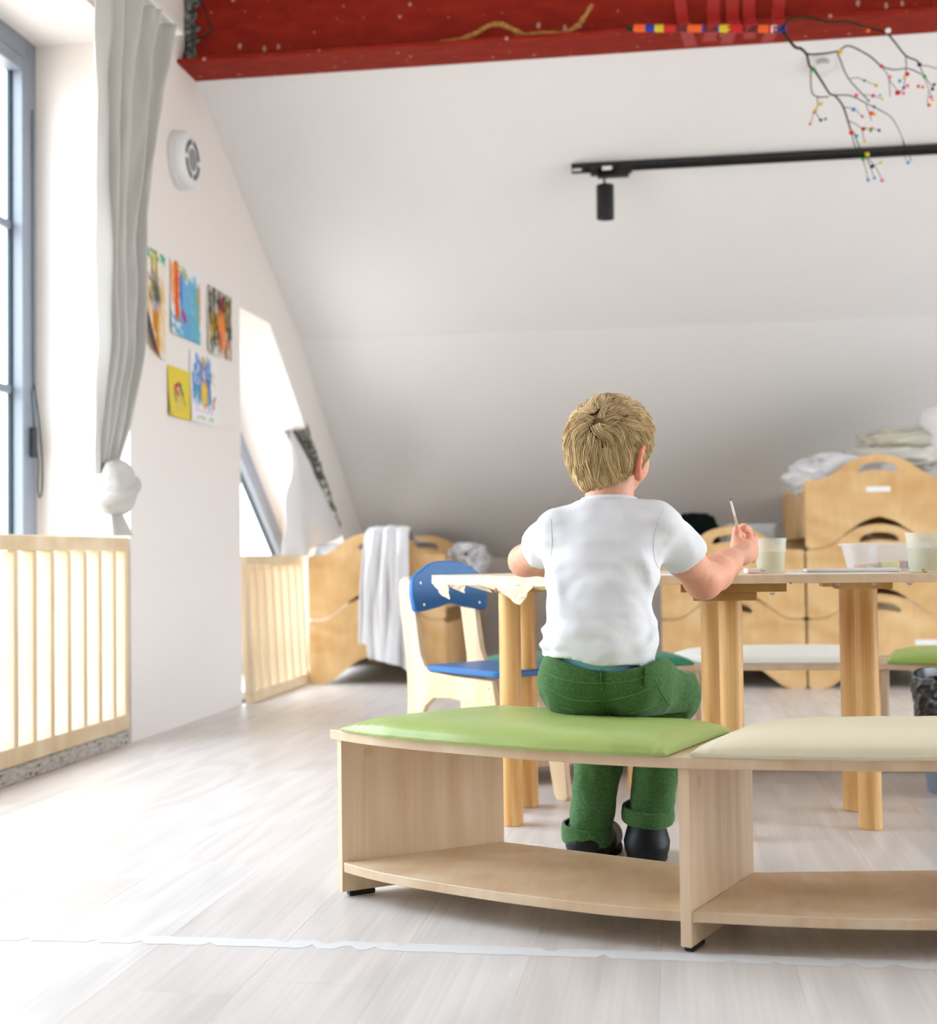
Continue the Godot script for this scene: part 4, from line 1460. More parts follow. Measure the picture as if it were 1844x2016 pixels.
func build_curtains() -> void:
	var f := noise(111, 1.0, 2)
	# rail
	var g := G.new()
	g.box(Vector3(-1.62, 2.375, -3.0), Vector3(0.03, 0.018, 2.74), Basis.IDENTITY, 0.003)
	tag(obj("curtain_rail", g, M.white), "white curtain rail over the balcony door", "curtain rail")
	# gathered and knotted curtain
	var t := thing("knotted_curtain", "pale grey linen curtain gathered and tied in a knot beside the balcony door", "curtain", Vector3(-1.635, 0.0, -3.9))
	g = G.new()
	var zl := func(y: float) -> float:     # near edge, relative to -3.9
		return lerpf(0.13, 0.168, smoothstep(0.84, 1.15, y)) + 0.006 * sin(y * 4.0)
	var zr := func(y: float) -> float:     # far edge
		return lerpf(-0.015, -0.085, smoothstep(0.84, 1.03, y)) - 0.07 * clampf((y - 0.98) / 0.69, 0.0, 1.0) - 0.265 * clampf((y - 1.67) / 0.7, 0.0, 1.0)
	g.sheet(120, 60, func(u, w):
		var y: float = lerpf(2.366, 0.855, w)
		var z: float = lerpf(zl.call(y), zr.call(y), u + 0.012 * sin(u * 31.0))
		var tight := smoothstep(0.85, 1.25, y)
		var amp := lerpf(0.012, 0.032, tight)
		var x: float = amp * sin(u * 30.0 + 0.8 * f.get_noise_1d(y * 1.2) + 1.4 * sin(u * 5.0)) + 0.012 * f.get_noise_2d(u * 9.0, y * 2.0)
		if y > 2.30:
			x += 0.01 * sin(u * 90.0) * (y - 2.30) / 0.066
		return Vector3(x - 0.03 * (1.0 - tight), y, z), 0.0015)
	obj("panel", g, M.linen, t)
	# knot: the bunched cloth and the turn of cloth wound slantwise round it
	g = G.new()
	g.grid(48, 24, func(u, w):
		var a: float = u * TAU
		var b: float = (w - 0.5) * PI
		var r := 0.058 * pow(maxf(cos(b), 0.0), 0.6)
		var crease := 1.0 + 0.07 * sin(a * 5.0 + b * 2.5) + 0.08 * f.get_noise_2d(cos(a) * 1.5 + 9.0, b * 1.5)
		return Vector3(cos(a) * r * crease, 0.815 + 0.082 * sin(b), 0.05 - sin(a) * r * crease * 1.35), true)
	obj("knot", g, M.linen, t)
	g = G.new()
	var wrap := PackedVector3Array()
	var wrad := PackedFloat32Array()
	for k in 31:
		var a := TAU * k / 30.0
		wrap.append(Vector3(cos(a) * 0.046, 0.812 + 0.036 * sin(a - 0.5) + 0.010 * cos(a), 0.05 - sin(a) * 0.064))
		wrad.append(0.025 + 0.004 * sin(a * 3.0))
	g.tube(wrap, wrad, 14, false, 0.8)
	obj("knot_turn", g, M.linen, t)
	# loose tail below
	g = G.new()
	g.sheet(40, 20, func(u, w):
		var y: float = lerpf(0.755, 0.672, w)
		var z: float = lerpf(0.07, -0.01, u) + (lerpf(0.03, -0.105, u)) * pow(w, 0.8)
		var x: float = 0.028 * sin(u * 11.0 + 1.0) * (0.3 + 0.7 * w) - 0.01
		y += 0.02 * smoothstep(0.6, 1.0, u) * w
		return Vector3(x, y, z), 0.0015)
	obj("tail", g, M.linen, t)
	# the sheet stuffed in the slanted window
	g = G.new()
	g.sheet(50, 40, func(u, w):
		var y: float = lerpf(1.225, 0.60, w)
		var z: float = lerpf(-6.44, lerpf(-6.16, -7.12, u), pow(w, 0.9)) - 0.03 * u * (1.0 - w)
		var x: float = -1.83 + 0.035 * sin(u * 9.0 + 1.2 * f.get_noise_1d(w * 2.0 + 5.0)) * smoothstep(0.0, 0.3, w) + 0.05 * w
		y += 0.12 * pow(u, 2.0) * smoothstep(0.2, 1.0, w)
		return Vector3(x, y, z), 0.0015)
	tag(obj("draped_sheet", g, M.sheet), "white sheet draped from the edge of the slanted window", "sheet")
	# torn plaster edge of the slanted opening
	g = G.new()
	var a := Vector2(-6.46, 1.225)
	var b := Vector2(-7.14, 0.745)
	g.grid(60, 10, func(u, w):
		var p := a.lerp(b, u)
		var n := Vector2((b - a).y, -(b - a).x).normalized()
		if n.y > 0:
			n = -n
		var e := 0.012 * f.get_noise_2d(u * 25.0, 4.0)
		var q := p + n * (0.004 + maxf(0.0, 0.012 * f.get_noise_2d(u * 40.0, w * 5.0)))
		var x: float = lerpf(XW + 0.004, XW - 0.10 + e, w)
		if w < 0.3:
			q = p + n * 0.004 - n * (0.3 - w) / 0.3 * (0.035 + 0.03 * f.get_noise_2d(u * 18.0, 8.0))
			x = XW + 0.004 + 0.004 * f.get_noise_2d(u * 50.0, w * 9.0)
		return Vector3(x, q.y, q.x), false, true)
	tag(obj("torn_plaster", g, M.rubble), "torn grey plaster along the slanted window edge", "plaster")


# --- children's drawings ------------------------------------------------------------------------------------

func stroke(im: Image, a: Vector2, b: Vector2, r: float, c: Color, rng: RandomNumberGenerator, wax := 0.42) -> void:
	var n := int(a.distance_to(b)) + 1
	var wob := rng.randf() * 9.0
	for i in n:
		var u := float(i) / n
		var p := a.lerp(b, u) + Vector2(sin(u * 7.0 + wob), cos(u * 5.0 + wob)) * r * 0.4
		for y in range(int(p.y - r), int(p.y + r) + 1):
			for x in range(int(p.x - r), int(p.x + r) + 1):
				if x >= 0 and y >= 0 and x < im.get_width() and y < im.get_height() and Vector2(x - p.x, y - p.y).length() <= r and rng.randf() < wax:
					im.set_pixel(x, y, im.get_pixel(x, y).lerp(c, 0.42))


func scribble(im: Image, rect: Rect2, c: Color, count: int, dir: Vector2, r: float, rng: RandomNumberGenerator) -> void:
	for k in int(count * 0.6):
		var p := rect.position + Vector2(rng.randf(), rng.randf()) * rect.size
		var d := (dir + Vector2(rng.randf() - 0.5, rng.randf() - 0.5) * 0.5) * (0.5 + rng.randf())
		stroke(im, p - d * 0.5, p + d * 0.5, r, c, rng)


func drawing_image(k: int) -> ImageTexture:
	var w := 224
	var h := 192
	var im := Image.create_empty(w, h, false, Image.FORMAT_RGB8)
	var r := RandomNumberGenerator.new()
	r.seed = 200 + k
	im.fill([Color(0.93, 0.90, 0.84), Color(0.92, 0.92, 0.93), Color(0.90, 0.88, 0.84), Color(0.89, 0.80, 0.30), Color(0.93, 0.92, 0.93)][k])
	match k:
		0:
			scribble(im, Rect2(0, 0, 224, 18), Color(0.35, 0.70, 0.60), 40, Vector2(26, 3), 4, r)
			scribble(im, Rect2(90, 10, 60, 70), Color(0.70, 0.60, 0.08), 60, Vector2(8, 34), 5, r)
			scribble(im, Rect2(40, 40, 130, 80), Color(0.55, 0.50, 0.72), 90, Vector2(16, 20), 3, r)
			scribble(im, Rect2(50, 60, 120, 30), Color(0.35, 0.38, 0.36), 45, Vector2(34, 12), 3, r)
			scribble(im, Rect2(5, 30, 40, 110), Color(0.90, 0.45, 0.45), 40, Vector2(5, 30), 4, r)
			scribble(im, Rect2(20, 60, 40, 90), Color(0.93, 0.80, 0.35), 40, Vector2(8, 36), 5, r)
			scribble(im, Rect2(90, 120, 60, 70), Color(0.80, 0.50, 0.08), 80, Vector2(-14, 26), 6, r)
			scribble(im, Rect2(150, 60, 70, 120), Color(0.88, 0.72, 0.40), 70, Vector2(10, 20), 4, r)
		1:
			scribble(im, Rect2(70, 40, 140, 150), Color(0.45, 0.70, 0.85), 260, Vector2(4, 44), 6, r)
			scribble(im, Rect2(10, 130, 200, 60), Color(0.42, 0.68, 0.82), 90, Vector2(30, 12), 6, r)
			scribble(im, Rect2(34, 10, 22, 120), Color(0.90, 0.38, 0.06), 120, Vector2(2, 34), 6, r)
			scribble(im, Rect2(4, 10, 24, 90), Color(0.92, 0.66, 0.45), 40, Vector2(2, 24), 5, r)
			scribble(im, Rect2(60, 5, 60, 30), Color(0.72, 0.72, 0.35), 24, Vector2(16, 6), 4, r)
			scribble(im, Rect2(70, 30, 14, 80), Color(0.40, 0.45, 0.75), 30, Vector2(1, 24), 4, r)
			scribble(im, Rect2(204, 30, 12, 110), Color(0.88, 0.60, 0.22), 40, Vector2(1, 24), 4, r)
			scribble(im, Rect2(84, 122, 26, 26), Color(0.72, 0.28, 0.58), 40, Vector2(8, 8), 5, r)
			scribble(im, Rect2(170, 60, 40, 120), Color(0.45, 0.72, 0.70), 40, Vector2(2, 30), 5, r)
		2:
			scribble(im, Rect2(14, 8, 200, 170), Color(0.16, 0.15, 0.12), 150, Vector2(3, 50), 5, r)
			scribble(im, Rect2(20, 80, 80, 70), Color(0.75, 0.60, 0.15), 40, Vector2(3, 24), 5, r)
			scribble(im, Rect2(100, 70, 60, 90), Color(0.93, 0.56, 0.28), 80, Vector2(3, 30), 7, r)
			scribble(im, Rect2(118, 10, 20, 60), Color(0.80, 0.25, 0.30), 24, Vector2(2, 20), 4, r)
			scribble(im, Rect2(90, 120, 30, 50), Color(0.60, 0.30, 0.40), 20, Vector2(2, 20), 4, r)
			scribble(im, Rect2(150, 20, 60, 60), Color(0.62, 0.45, 0.20), 40, Vector2(2, 26), 4, r)
			scribble(im, Rect2(140, 140, 70, 40), Color(0.90, 0.65, 0.50), 36, Vector2(3, 16), 5, r)
			scribble(im, Rect2(14, 8, 200, 170), Color(0.20, 0.24, 0.14), 40, Vector2(2, 40), 4, r)
		3:
			stroke(im, Vector2(70, 70), Vector2(120, 62), 8, Color(0.75, 0.25, 0.25), r, 0.9)
			stroke(im, Vector2(62, 84), Vector2(104, 100), 9, Color(0.80, 0.30, 0.35), r, 0.9)
			stroke(im, Vector2(66, 100), Vector2(80, 130), 7, Color(0.15, 0.42, 0.50), r, 0.9)
			stroke(im, Vector2(118, 62), Vector2(142, 96), 9, Color(0.10, 0.50, 0.42), r, 0.9)
			stroke(im, Vector2(138, 92), Vector2(170, 140), 3, Color(0.12, 0.20, 0.16), r, 0.9)
			stroke(im, Vector2(84, 128), Vector2(88, 164), 3, Color(0.45, 0.55, 0.75), r, 0.9)
			stroke(im, Vector2(120, 120), Vector2(128, 164), 3, Color(0.45, 0.55, 0.75), r, 0.9)
			stroke(im, Vector2(108, 60), Vector2(112, 120), 3, Color(0.40, 0.50, 0.85), r, 0.9)
		4:
			scribble(im, Rect2(16, 14, 150, 110), Color(0.25, 0.48, 0.75), 190, Vector2(5, 28), 4, r)
			scribble(im, Rect2(20, 95, 150, 45), Color(0.30, 0.62, 0.75), 70, Vector2(5, 22), 4, r)
			scribble(im, Rect2(176, 40, 30, 50), Color(0.85, 0.78, 0.25), 14, Vector2(8, 14), 3, r)
			for q in 22:
				var a := q / 22.0 * TAU
				stroke(im, Vector2(112, 108) + Vector2(cos(a) * 26, sin(a) * 34), Vector2(112, 108) + Vector2(cos(a + 0.3) * 26, sin(a + 0.3) * 34), 4, Color(0.88, 0.42, 0.25), r, 0.95)
			scribble(im, Rect2(94, 84, 36, 50), Color(0.90, 0.80, 0.32), 70, Vector2(6, 16), 5, r)
			stroke(im, Vector2(108, 74), Vector2(100, 36), 4, Color(0.88, 0.45, 0.22), r, 0.95)
			scribble(im, Rect2(90, 8, 22, 26), Color(0.88, 0.70, 0.25), 26, Vector2(4, 8), 4, r)
			stroke(im, Vector2(196, 110), Vector2(182, 138), 6, Color(0.80, 0.28, 0.22), r, 0.95)
			for q in 7:
				stroke(im, Vector2(40 + q * 22, 148 + (q % 3) * 4), Vector2(44 + q * 22, 160 - (q % 2) * 3), 3, Color(0.75, 0.45, 0.72), r, 0.9)
			scribble(im, Rect2(40, 170, 150, 10), Color(0.62, 0.78, 0.45), 24, Vector2(20, 1), 3, r)
	return ImageTexture.create_from_image(im)


func build_wall_things() -> void:
	# drawings: far-to-near edges in z, heights, how far a corner has come off the wall
	var info := [
		["crayon drawing of yellow and grey swirls, its lower corner curling off the wall", -4.385, -4.605, 1.675, 1.30, 0.05],
		["painting of a blue pool with an orange stripe, middle of the upper drawings", -4.648, -4.97, 1.68, 1.41, 0.006],
		["dark brown and orange striped painting beside the slanted window", -5.04, -5.342, 1.662, 1.40, 0.006],
		["small yellow sheet with a striped animal, lowest of the drawings", -4.618, -4.85, 1.292, 1.11, 0.010],
		["blue crayon drawing of a long-necked orange figure beside the yellow sheet", -4.846, -5.16, 1.378, 1.112, 0.006]]
	for k in 5:
		var q: Array = info[k]
		var m := mat(Color.WHITE, 0.8, 0.3)
		m.albedo_texture = drawing_image(k)
		var g := G.new()
		g.sheet(16, 16, func(u, w):
			var off: float = 0.002 + 0.0004 * k + (q[5] as float) * pow(maxf(0.0, (1.0 - u) * 0.9 + w - 0.9), 2.0) * (1.0 if k == 0 else 1.2)
			var y := lerpf(q[3], q[4], w)
			if k == 0:
				y += 0.06 * pow(1.0 - u, 2.0) * pow(w, 3.0)
			return Vector3(XW + off, y, lerpf(q[1], q[2], u)), 0.0003)
		var o := obj("drawing", g, m)
		# the sheet's front must look into the room
		tag(o, q[0], "drawing", "children's drawings on the gable wall")
	# round alarm on the wall
	var t := thing("wall_alarm", "round white alarm with grey slots high on the wall beside the curtain", "alarm", Vector3(XW, 2.053, -4.735))
	t.rotation.z = -PI / 2
	var g := G.new()
	g.lathe(PackedVector2Array([Vector2(0.104, 0.0), Vector2(0.106, 0.004), Vector2(0.106, 0.022), Vector2(0.103, 0.024), Vector2(0.103, 0.028), Vector2(0.105, 0.030), Vector2(0.104, 0.046), Vector2(0.098, 0.054), Vector2(0.085, 0.058), Vector2(0.0, 0.060)]), 48)
	obj("body", g, M.white_plastic, t)
	for k in 4:
		g = G.new()
		var l := []
		for j in 9:
			var a: float = k * PI / 2 + 0.14 + j / 8.0 * 1.28
			l.append(Vector2(cos(a), sin(a)) * 0.073)
		for j in 9:
			var a: float = k * PI / 2 + 0.14 + (8 - j) / 8.0 * 1.28
			l.append(Vector2(cos(a), sin(a)) * 0.054)
		flat(g, PackedVector2Array(l), 0.0575, 0.0605)
		obj("slot", g, M.grey_plastic, t)
	g = G.new()
	g.lathe(PackedVector2Array([Vector2(0.042, 0.0595), Vector2(0.040, 0.0615), Vector2(0.0, 0.062)]), 32)
	obj("grille", g, mat(Color(0.55, 0.56, 0.57), 0.5), t)
	# cord and cleat on the door frame
	var c := thing("blind_cord", "dark blind cord looped over a cleat on the balcony door frame", "cord")
	g = G.new()
	var path := smooth_path([Vector3(-2.085, 2.1, -4.243), Vector3(-2.085, 1.30, -4.243), Vector3(-2.083, 1.18, -4.243), Vector3(-2.08, 1.15, -4.225), Vector3(-2.075, 1.02, -4.232), Vector3(-2.07, 0.93, -4.248), Vector3(-2.07, 0.84, -4.246), Vector3(-2.07, 0.81, -4.258), Vector3(-2.07, 0.84, -4.276), Vector3(-2.072, 0.95, -4.280), Vector3(-2.078, 1.10, -4.262), Vector3(-2.083, 1.185, -4.246)], 6)
	g.tube(path, taper(path.size(), 0.0022, 0.0022), 6)
	obj("cord", g, M.gasket, c)
	g = G.new()
	g.box(Vector3(-2.075, 0.99, -4.226), Vector3(0.022, 0.10, 0.016), Basis.IDENTITY, 0.004)
	obj("cleat", g, mat(Color(0.10, 0.13, 0.15), 0.5), c)


func on_slope(x: float, z: float) -> Vector3:
	return Vector3(x, FOLD.y + (z - FOLD.x) * SLOPE, z)


func build_ceiling_things() -> void:
	var sl := Basis(Vector3.RIGHT, -atan(SLOPE))     # tips a flat thing onto the slope
	# track and spotlight
	var t := thing("track_rail", "long black lighting track on the sloped ceiling", "lighting track", on_slope(-0.376, -5.43))
	var g := G.new()
	g.box(Vector3(1.5, -0.016, 0.012), Vector3(3.0, 0.026, 0.034), sl, 0.002)
	obj("rail", g, M.black_satin, t)
	g = G.new()
	g.box(Vector3(1.5, -0.0295, 0.018), Vector3(2.98, 0.002, 0.010), sl, 0.0)
	obj("groove", g, M.black, t)
	g = G.new()
	g.box(Vector3(0.022, -0.026, 0.0295), Vector3(0.036, 0.008, 0.0015), Basis.IDENTITY, 0.0)
	obj("label_sticker", g, M.white, t)
	var s := thing("track_spotlight", "black cylinder spotlight hanging from the track end", "spotlight", on_slope(-0.376, -5.43) + Vector3(0.0, 0.0, 0.0))
	g = G.new()
	g.box(Vector3(0.165, -0.044, 0.022), Vector3(0.125, 0.036, 0.034), Basis.IDENTITY, 0.003)
	g.box(Vector3(0.125, -0.036, 0.022), Vector3(0.10, 0.03, 0.034), Basis.IDENTITY, 0.003)
	g.box(Vector3(0.215, -0.035, 0.022), Vector3(0.05, 0.026, 0.030), Basis.IDENTITY, 0.003)
	obj("adapter", g, M.black_satin, s)
	g = G.new()
	g.box(Vector3(0.142, -0.028, 0.0398), Vector3(0.038, 0.016, 0.001), Basis.IDENTITY, 0.0)
	obj("label_sticker", g, M.white, s)
	g = G.new()
	g.lathe(PackedVector2Array([Vector2(0.0045, -0.10), Vector2(0.0045, -0.06)]), 12, Transform3D(Basis.IDENTITY, Vector3(0.130, 0, 0.022)))
	obj("stem", g, M.black, s)
	g = G.new()
	g.lathe(PackedVector2Array([Vector2(0.0, -0.206), Vector2(0.028, -0.206), Vector2(0.0335, -0.226), Vector2(0.035, -0.226), Vector2(0.0352, -0.20), Vector2(0.0352, -0.094), Vector2(0.0342, -0.092), Vector2(0.0, -0.092)]), 36, Transform3D(Basis.IDENTITY, Vector3(0.132, 0, 0.022)))
	obj("lamp_housing", g, M.black_satin, s)
	# smoke detector on the ceiling
	var d := thing("smoke_detector", "white ceiling smoke detector with dark slots behind the beaded branch", "smoke detector", on_slope(0.56, -5.03))
	d.basis = sl
	g = G.new()
	g.lathe(PackedVector2Array([Vector2(0.0, -0.040), Vector2(0.024, -0.039), Vector2(0.033, -0.034), Vector2(0.040, -0.014), Vector2(0.046, -0.010), Vector2(0.046, 0.0)]), 36)
	obj("body", g, M.white_plastic, d)
	for k in 2:
		g = G.new()
		var path := PackedVector3Array()
		for j in 9:
			var a := PI * 0.5 + (j / 8.0 - 0.5) * 1.3
			path.append(Vector3(cos(a) * (0.036 - 0.004 * k), -0.022 - 0.009 * k, sin(a) * (0.037 - 0.004 * k)))
		g.tube(path, taper(9, 0.0022, 0.0022), 6)
		obj("slot", g, M.grey_plastic, d)
	# dry twig lying on the flange
	g = G.new()
	var tw := smooth_path([Vector3(-0.795, 2.436, -4.765), Vector3(-0.73, 2.437, -4.765), Vector3(-0.665, 2.458, -4.765), Vector3(-0.62, 2.482, -4.765), Vector3(-0.575, 2.485, -4.765), Vector3(-0.53, 2.462, -4.765), Vector3(-0.49, 2.440, -4.765), Vector3(-0.42, 2.441, -4.765), Vector3(-0.352, 2.437, -4.765), Vector3(-0.31, 2.455, -4.765), Vector3(-0.275, 2.492, -4.765), Vector3(-0.25, 2.532, -4.765)], 5)
	var rad := PackedFloat32Array()
	var f := noise(121, 1.0, 2)
	for i in tw.size():
		rad.append(0.0095 + 0.0035 * f.get_noise_1d(i * 0.35) - 0.0035 * maxf(0.0, absf(float(i) / tw.size() - 0.5) * 2.0 - 0.8) * 4.0)
	g.tube(tw, rad, 9)
	tag(obj("dry_twig", g, M.dry_twig), "crooked dry brown twig lying on the red beam", "twig")
	# the decorated branch
	var br := thing("decorated_branch", "branch with colour-banded stick and tiny coloured beads taped to the red beam", "decoration")
	var A := Vector3(-0.1325, 2.424, -4.724)
	var B := Vector3(0.382, 2.353, -4.64)
	g = G.new()
	g.tube(PackedVector3Array([A, A.lerp(B, 0.03), A.lerp(B, 0.5), B]), PackedFloat32Array([0.004, 0.010, 0.011, 0.011]), 10)
	obj("stick", g, M.bark, br)
	var C := {"o": Color(0.95, 0.38, 0.06), "b": Color(0.04, 0.18, 0.62), "y": Color(0.86, 0.76, 0.10), "r": Color(0.80, 0.05, 0.04), "w": Color(0.92, 0.92, 0.92), "n": Color(0.03, 0.10, 0.38), "g": Color(0.08, 0.62, 0.14), "p": Color(0.93, 0.36, 0.62), "s": Color(0.22, 0.56, 0.82), "m": Color(0.78, 0.20, 0.50), "k": Color(0.36, 0.05, 0.05)}
	var cm := {}
	for k in C:
		cm[k] = mat(C[k], 0.5)
	for q in [[0.055, 0.135, "o"], [0.135, 0.195, "b"], [0.195, 0.256, "y"], [0.258, 0.335, "r"], [0.335, 0.41, "k"], [0.412, 0.507, "o"], [0.507, 0.52, "b"], [0.52, 0.605, "k"], [0.605, 0.618, "b"], [0.618, 0.687, "y"], [0.687, 0.767, "r"], [0.767, 0.865, "k"], [0.867, 0.934, "o"], [0.934, 0.95, "r"], [0.95, 0.985, "w"], [0.985, 1.04, "b"]]:
		g = G.new()
		var r0 := 0.0135 if q[2] != "k" else 0.0122
		g.tube(PackedVector3Array([A.lerp(B, q[0]), A.lerp(B, lerpf(q[0], q[1], 0.12)), A.lerp(B, lerpf(q[0], q[1], 0.88)), A.lerp(B, q[1])]), PackedFloat32Array([r0 - 0.001, r0, r0, r0 - 0.001]), 12)
		obj("wool_band", g, cm[q[2]], br)
	for q in TWIGS:
		var pts := []
		for w in (q[0] as String).split(" "):
			var n := w.split_floats(",")
			pts.append(Vector3(n[0], n[1], n[2]))
		var path := smooth_path(pts, 4)
		g = G.new()
		g.tube(path, taper(path.size(), (q[1] as float) * 0.62, (q[2] as float) * 0.62), 6)
		obj("twig", g, M.bark, br)
	for line in BEADS:
		for w in (line as String).split(" "):
			var n := w.split(",")
			var r := float(n[4])
			g = G.new()
			g.ball(Vector3.ZERO, Vector3(r, r * 0.92, r), Basis.IDENTITY, 10, 7)
			var o := obj("bead", g, cm[n[3]], br)
			o.position = Vector3(float(n[0]), float(n[1]), float(n[2]))
	# strips of red tape that hold the stick
	var tp := [[0.036, 0.077, 0.051, 0.091, 0.071, 0.118, -4.91], [0.151, 0.195, 0.147, 0.19, 0.129, 0.174, -4.875], [0.216, 0.262, 0.211, 0.255, 0.195, 0.239, -4.91], [0.273, 0.317, 0.270, 0.311, 0.275, 0.319, -4.872], [0.381, 0.424, 0.360, 0.402, 0.336, 0.38, -4.918]]
	var which := ["slanted strip of red tape on the beam between the red and pale orange bands", "strip of red tape on the beam between the pale orange and yellow bands", "strip of red tape on the beam over the yellow and red bands", "short strip of red tape on the beam before the last orange band", "strip of red tape on the beam beside the blue knot of the branch"]
	for ti in tp.size():
		var q: Array = tp[ti]
		g = G.new()
		var us: float = (q[0] + q[2]) / 2
		var along: float = clampf((us - A.x) / (B.x - A.x), 0.0, 1.0)
		var sp := A.lerp(B, along)
		var prof := [Vector3(0, 2.70, -4.8295), Vector3(0, 2.55, -4.8295), Vector3(0, 2.46, -4.80), Vector3(0, sp.y + 0.0155, sp.z + 0.004), Vector3(0, sp.y, sp.z + 0.0155), Vector3(0, sp.y - 0.0155, sp.z + 0.005), Vector3(0, 2.4135, -4.738), Vector3(0, 2.4135, q[6])]
		var xs := [[q[0], q[1]], [q[0], q[1]], [lerpf(q[0], q[2], 0.6), lerpf(q[1], q[3], 0.6)], [q[2], q[3]], [q[2], q[3]], [q[2], q[3]], [q[2], q[3]], [q[4], q[5]]]
		g.sheet(1, 7, func(u, w):
			var i := int(round(w * 7.0))
			return Vector3(lerpf(xs[i][0], xs[i][1], u), prof[i].y, prof[i].z), 0.0002)
		tag(obj("tape_strip", g, M.red_tape), which[ti], "tape", "red tape strips on the beam")


func cup(label: String, at: Vector3, r: float, h: float, level: float) -> void:
	var t := thing("plastic_cup", label, "cup", at, 0.0, "water cups on the table")
	var rb := r * 0.86
	var g := G.new()
	g.lathe(PackedVector2Array([Vector2(0.0, 0.001), Vector2(rb - 0.002, 0.0005), Vector2(rb, 0.002), Vector2(r, h - 0.003), Vector2(r + 0.0016, h - 0.003), Vector2(r + 0.0016, h), Vector2(r - 0.0012, h), Vector2(rb - 0.0012, 0.003), Vector2(0.0, 0.003)]), 40)
	obj("wall", g, M.milky, t)
	g = G.new()
	var rw := lerpf(rb, r, level) - 0.002
	g.lathe(PackedVector2Array([Vector2(0.0, 0.0035), Vector2(rb - 0.002, 0.0035), Vector2(rw, h * level), Vector2(0.0, h * level)]), 40)
	obj("water", g, M.dirty_water, t)


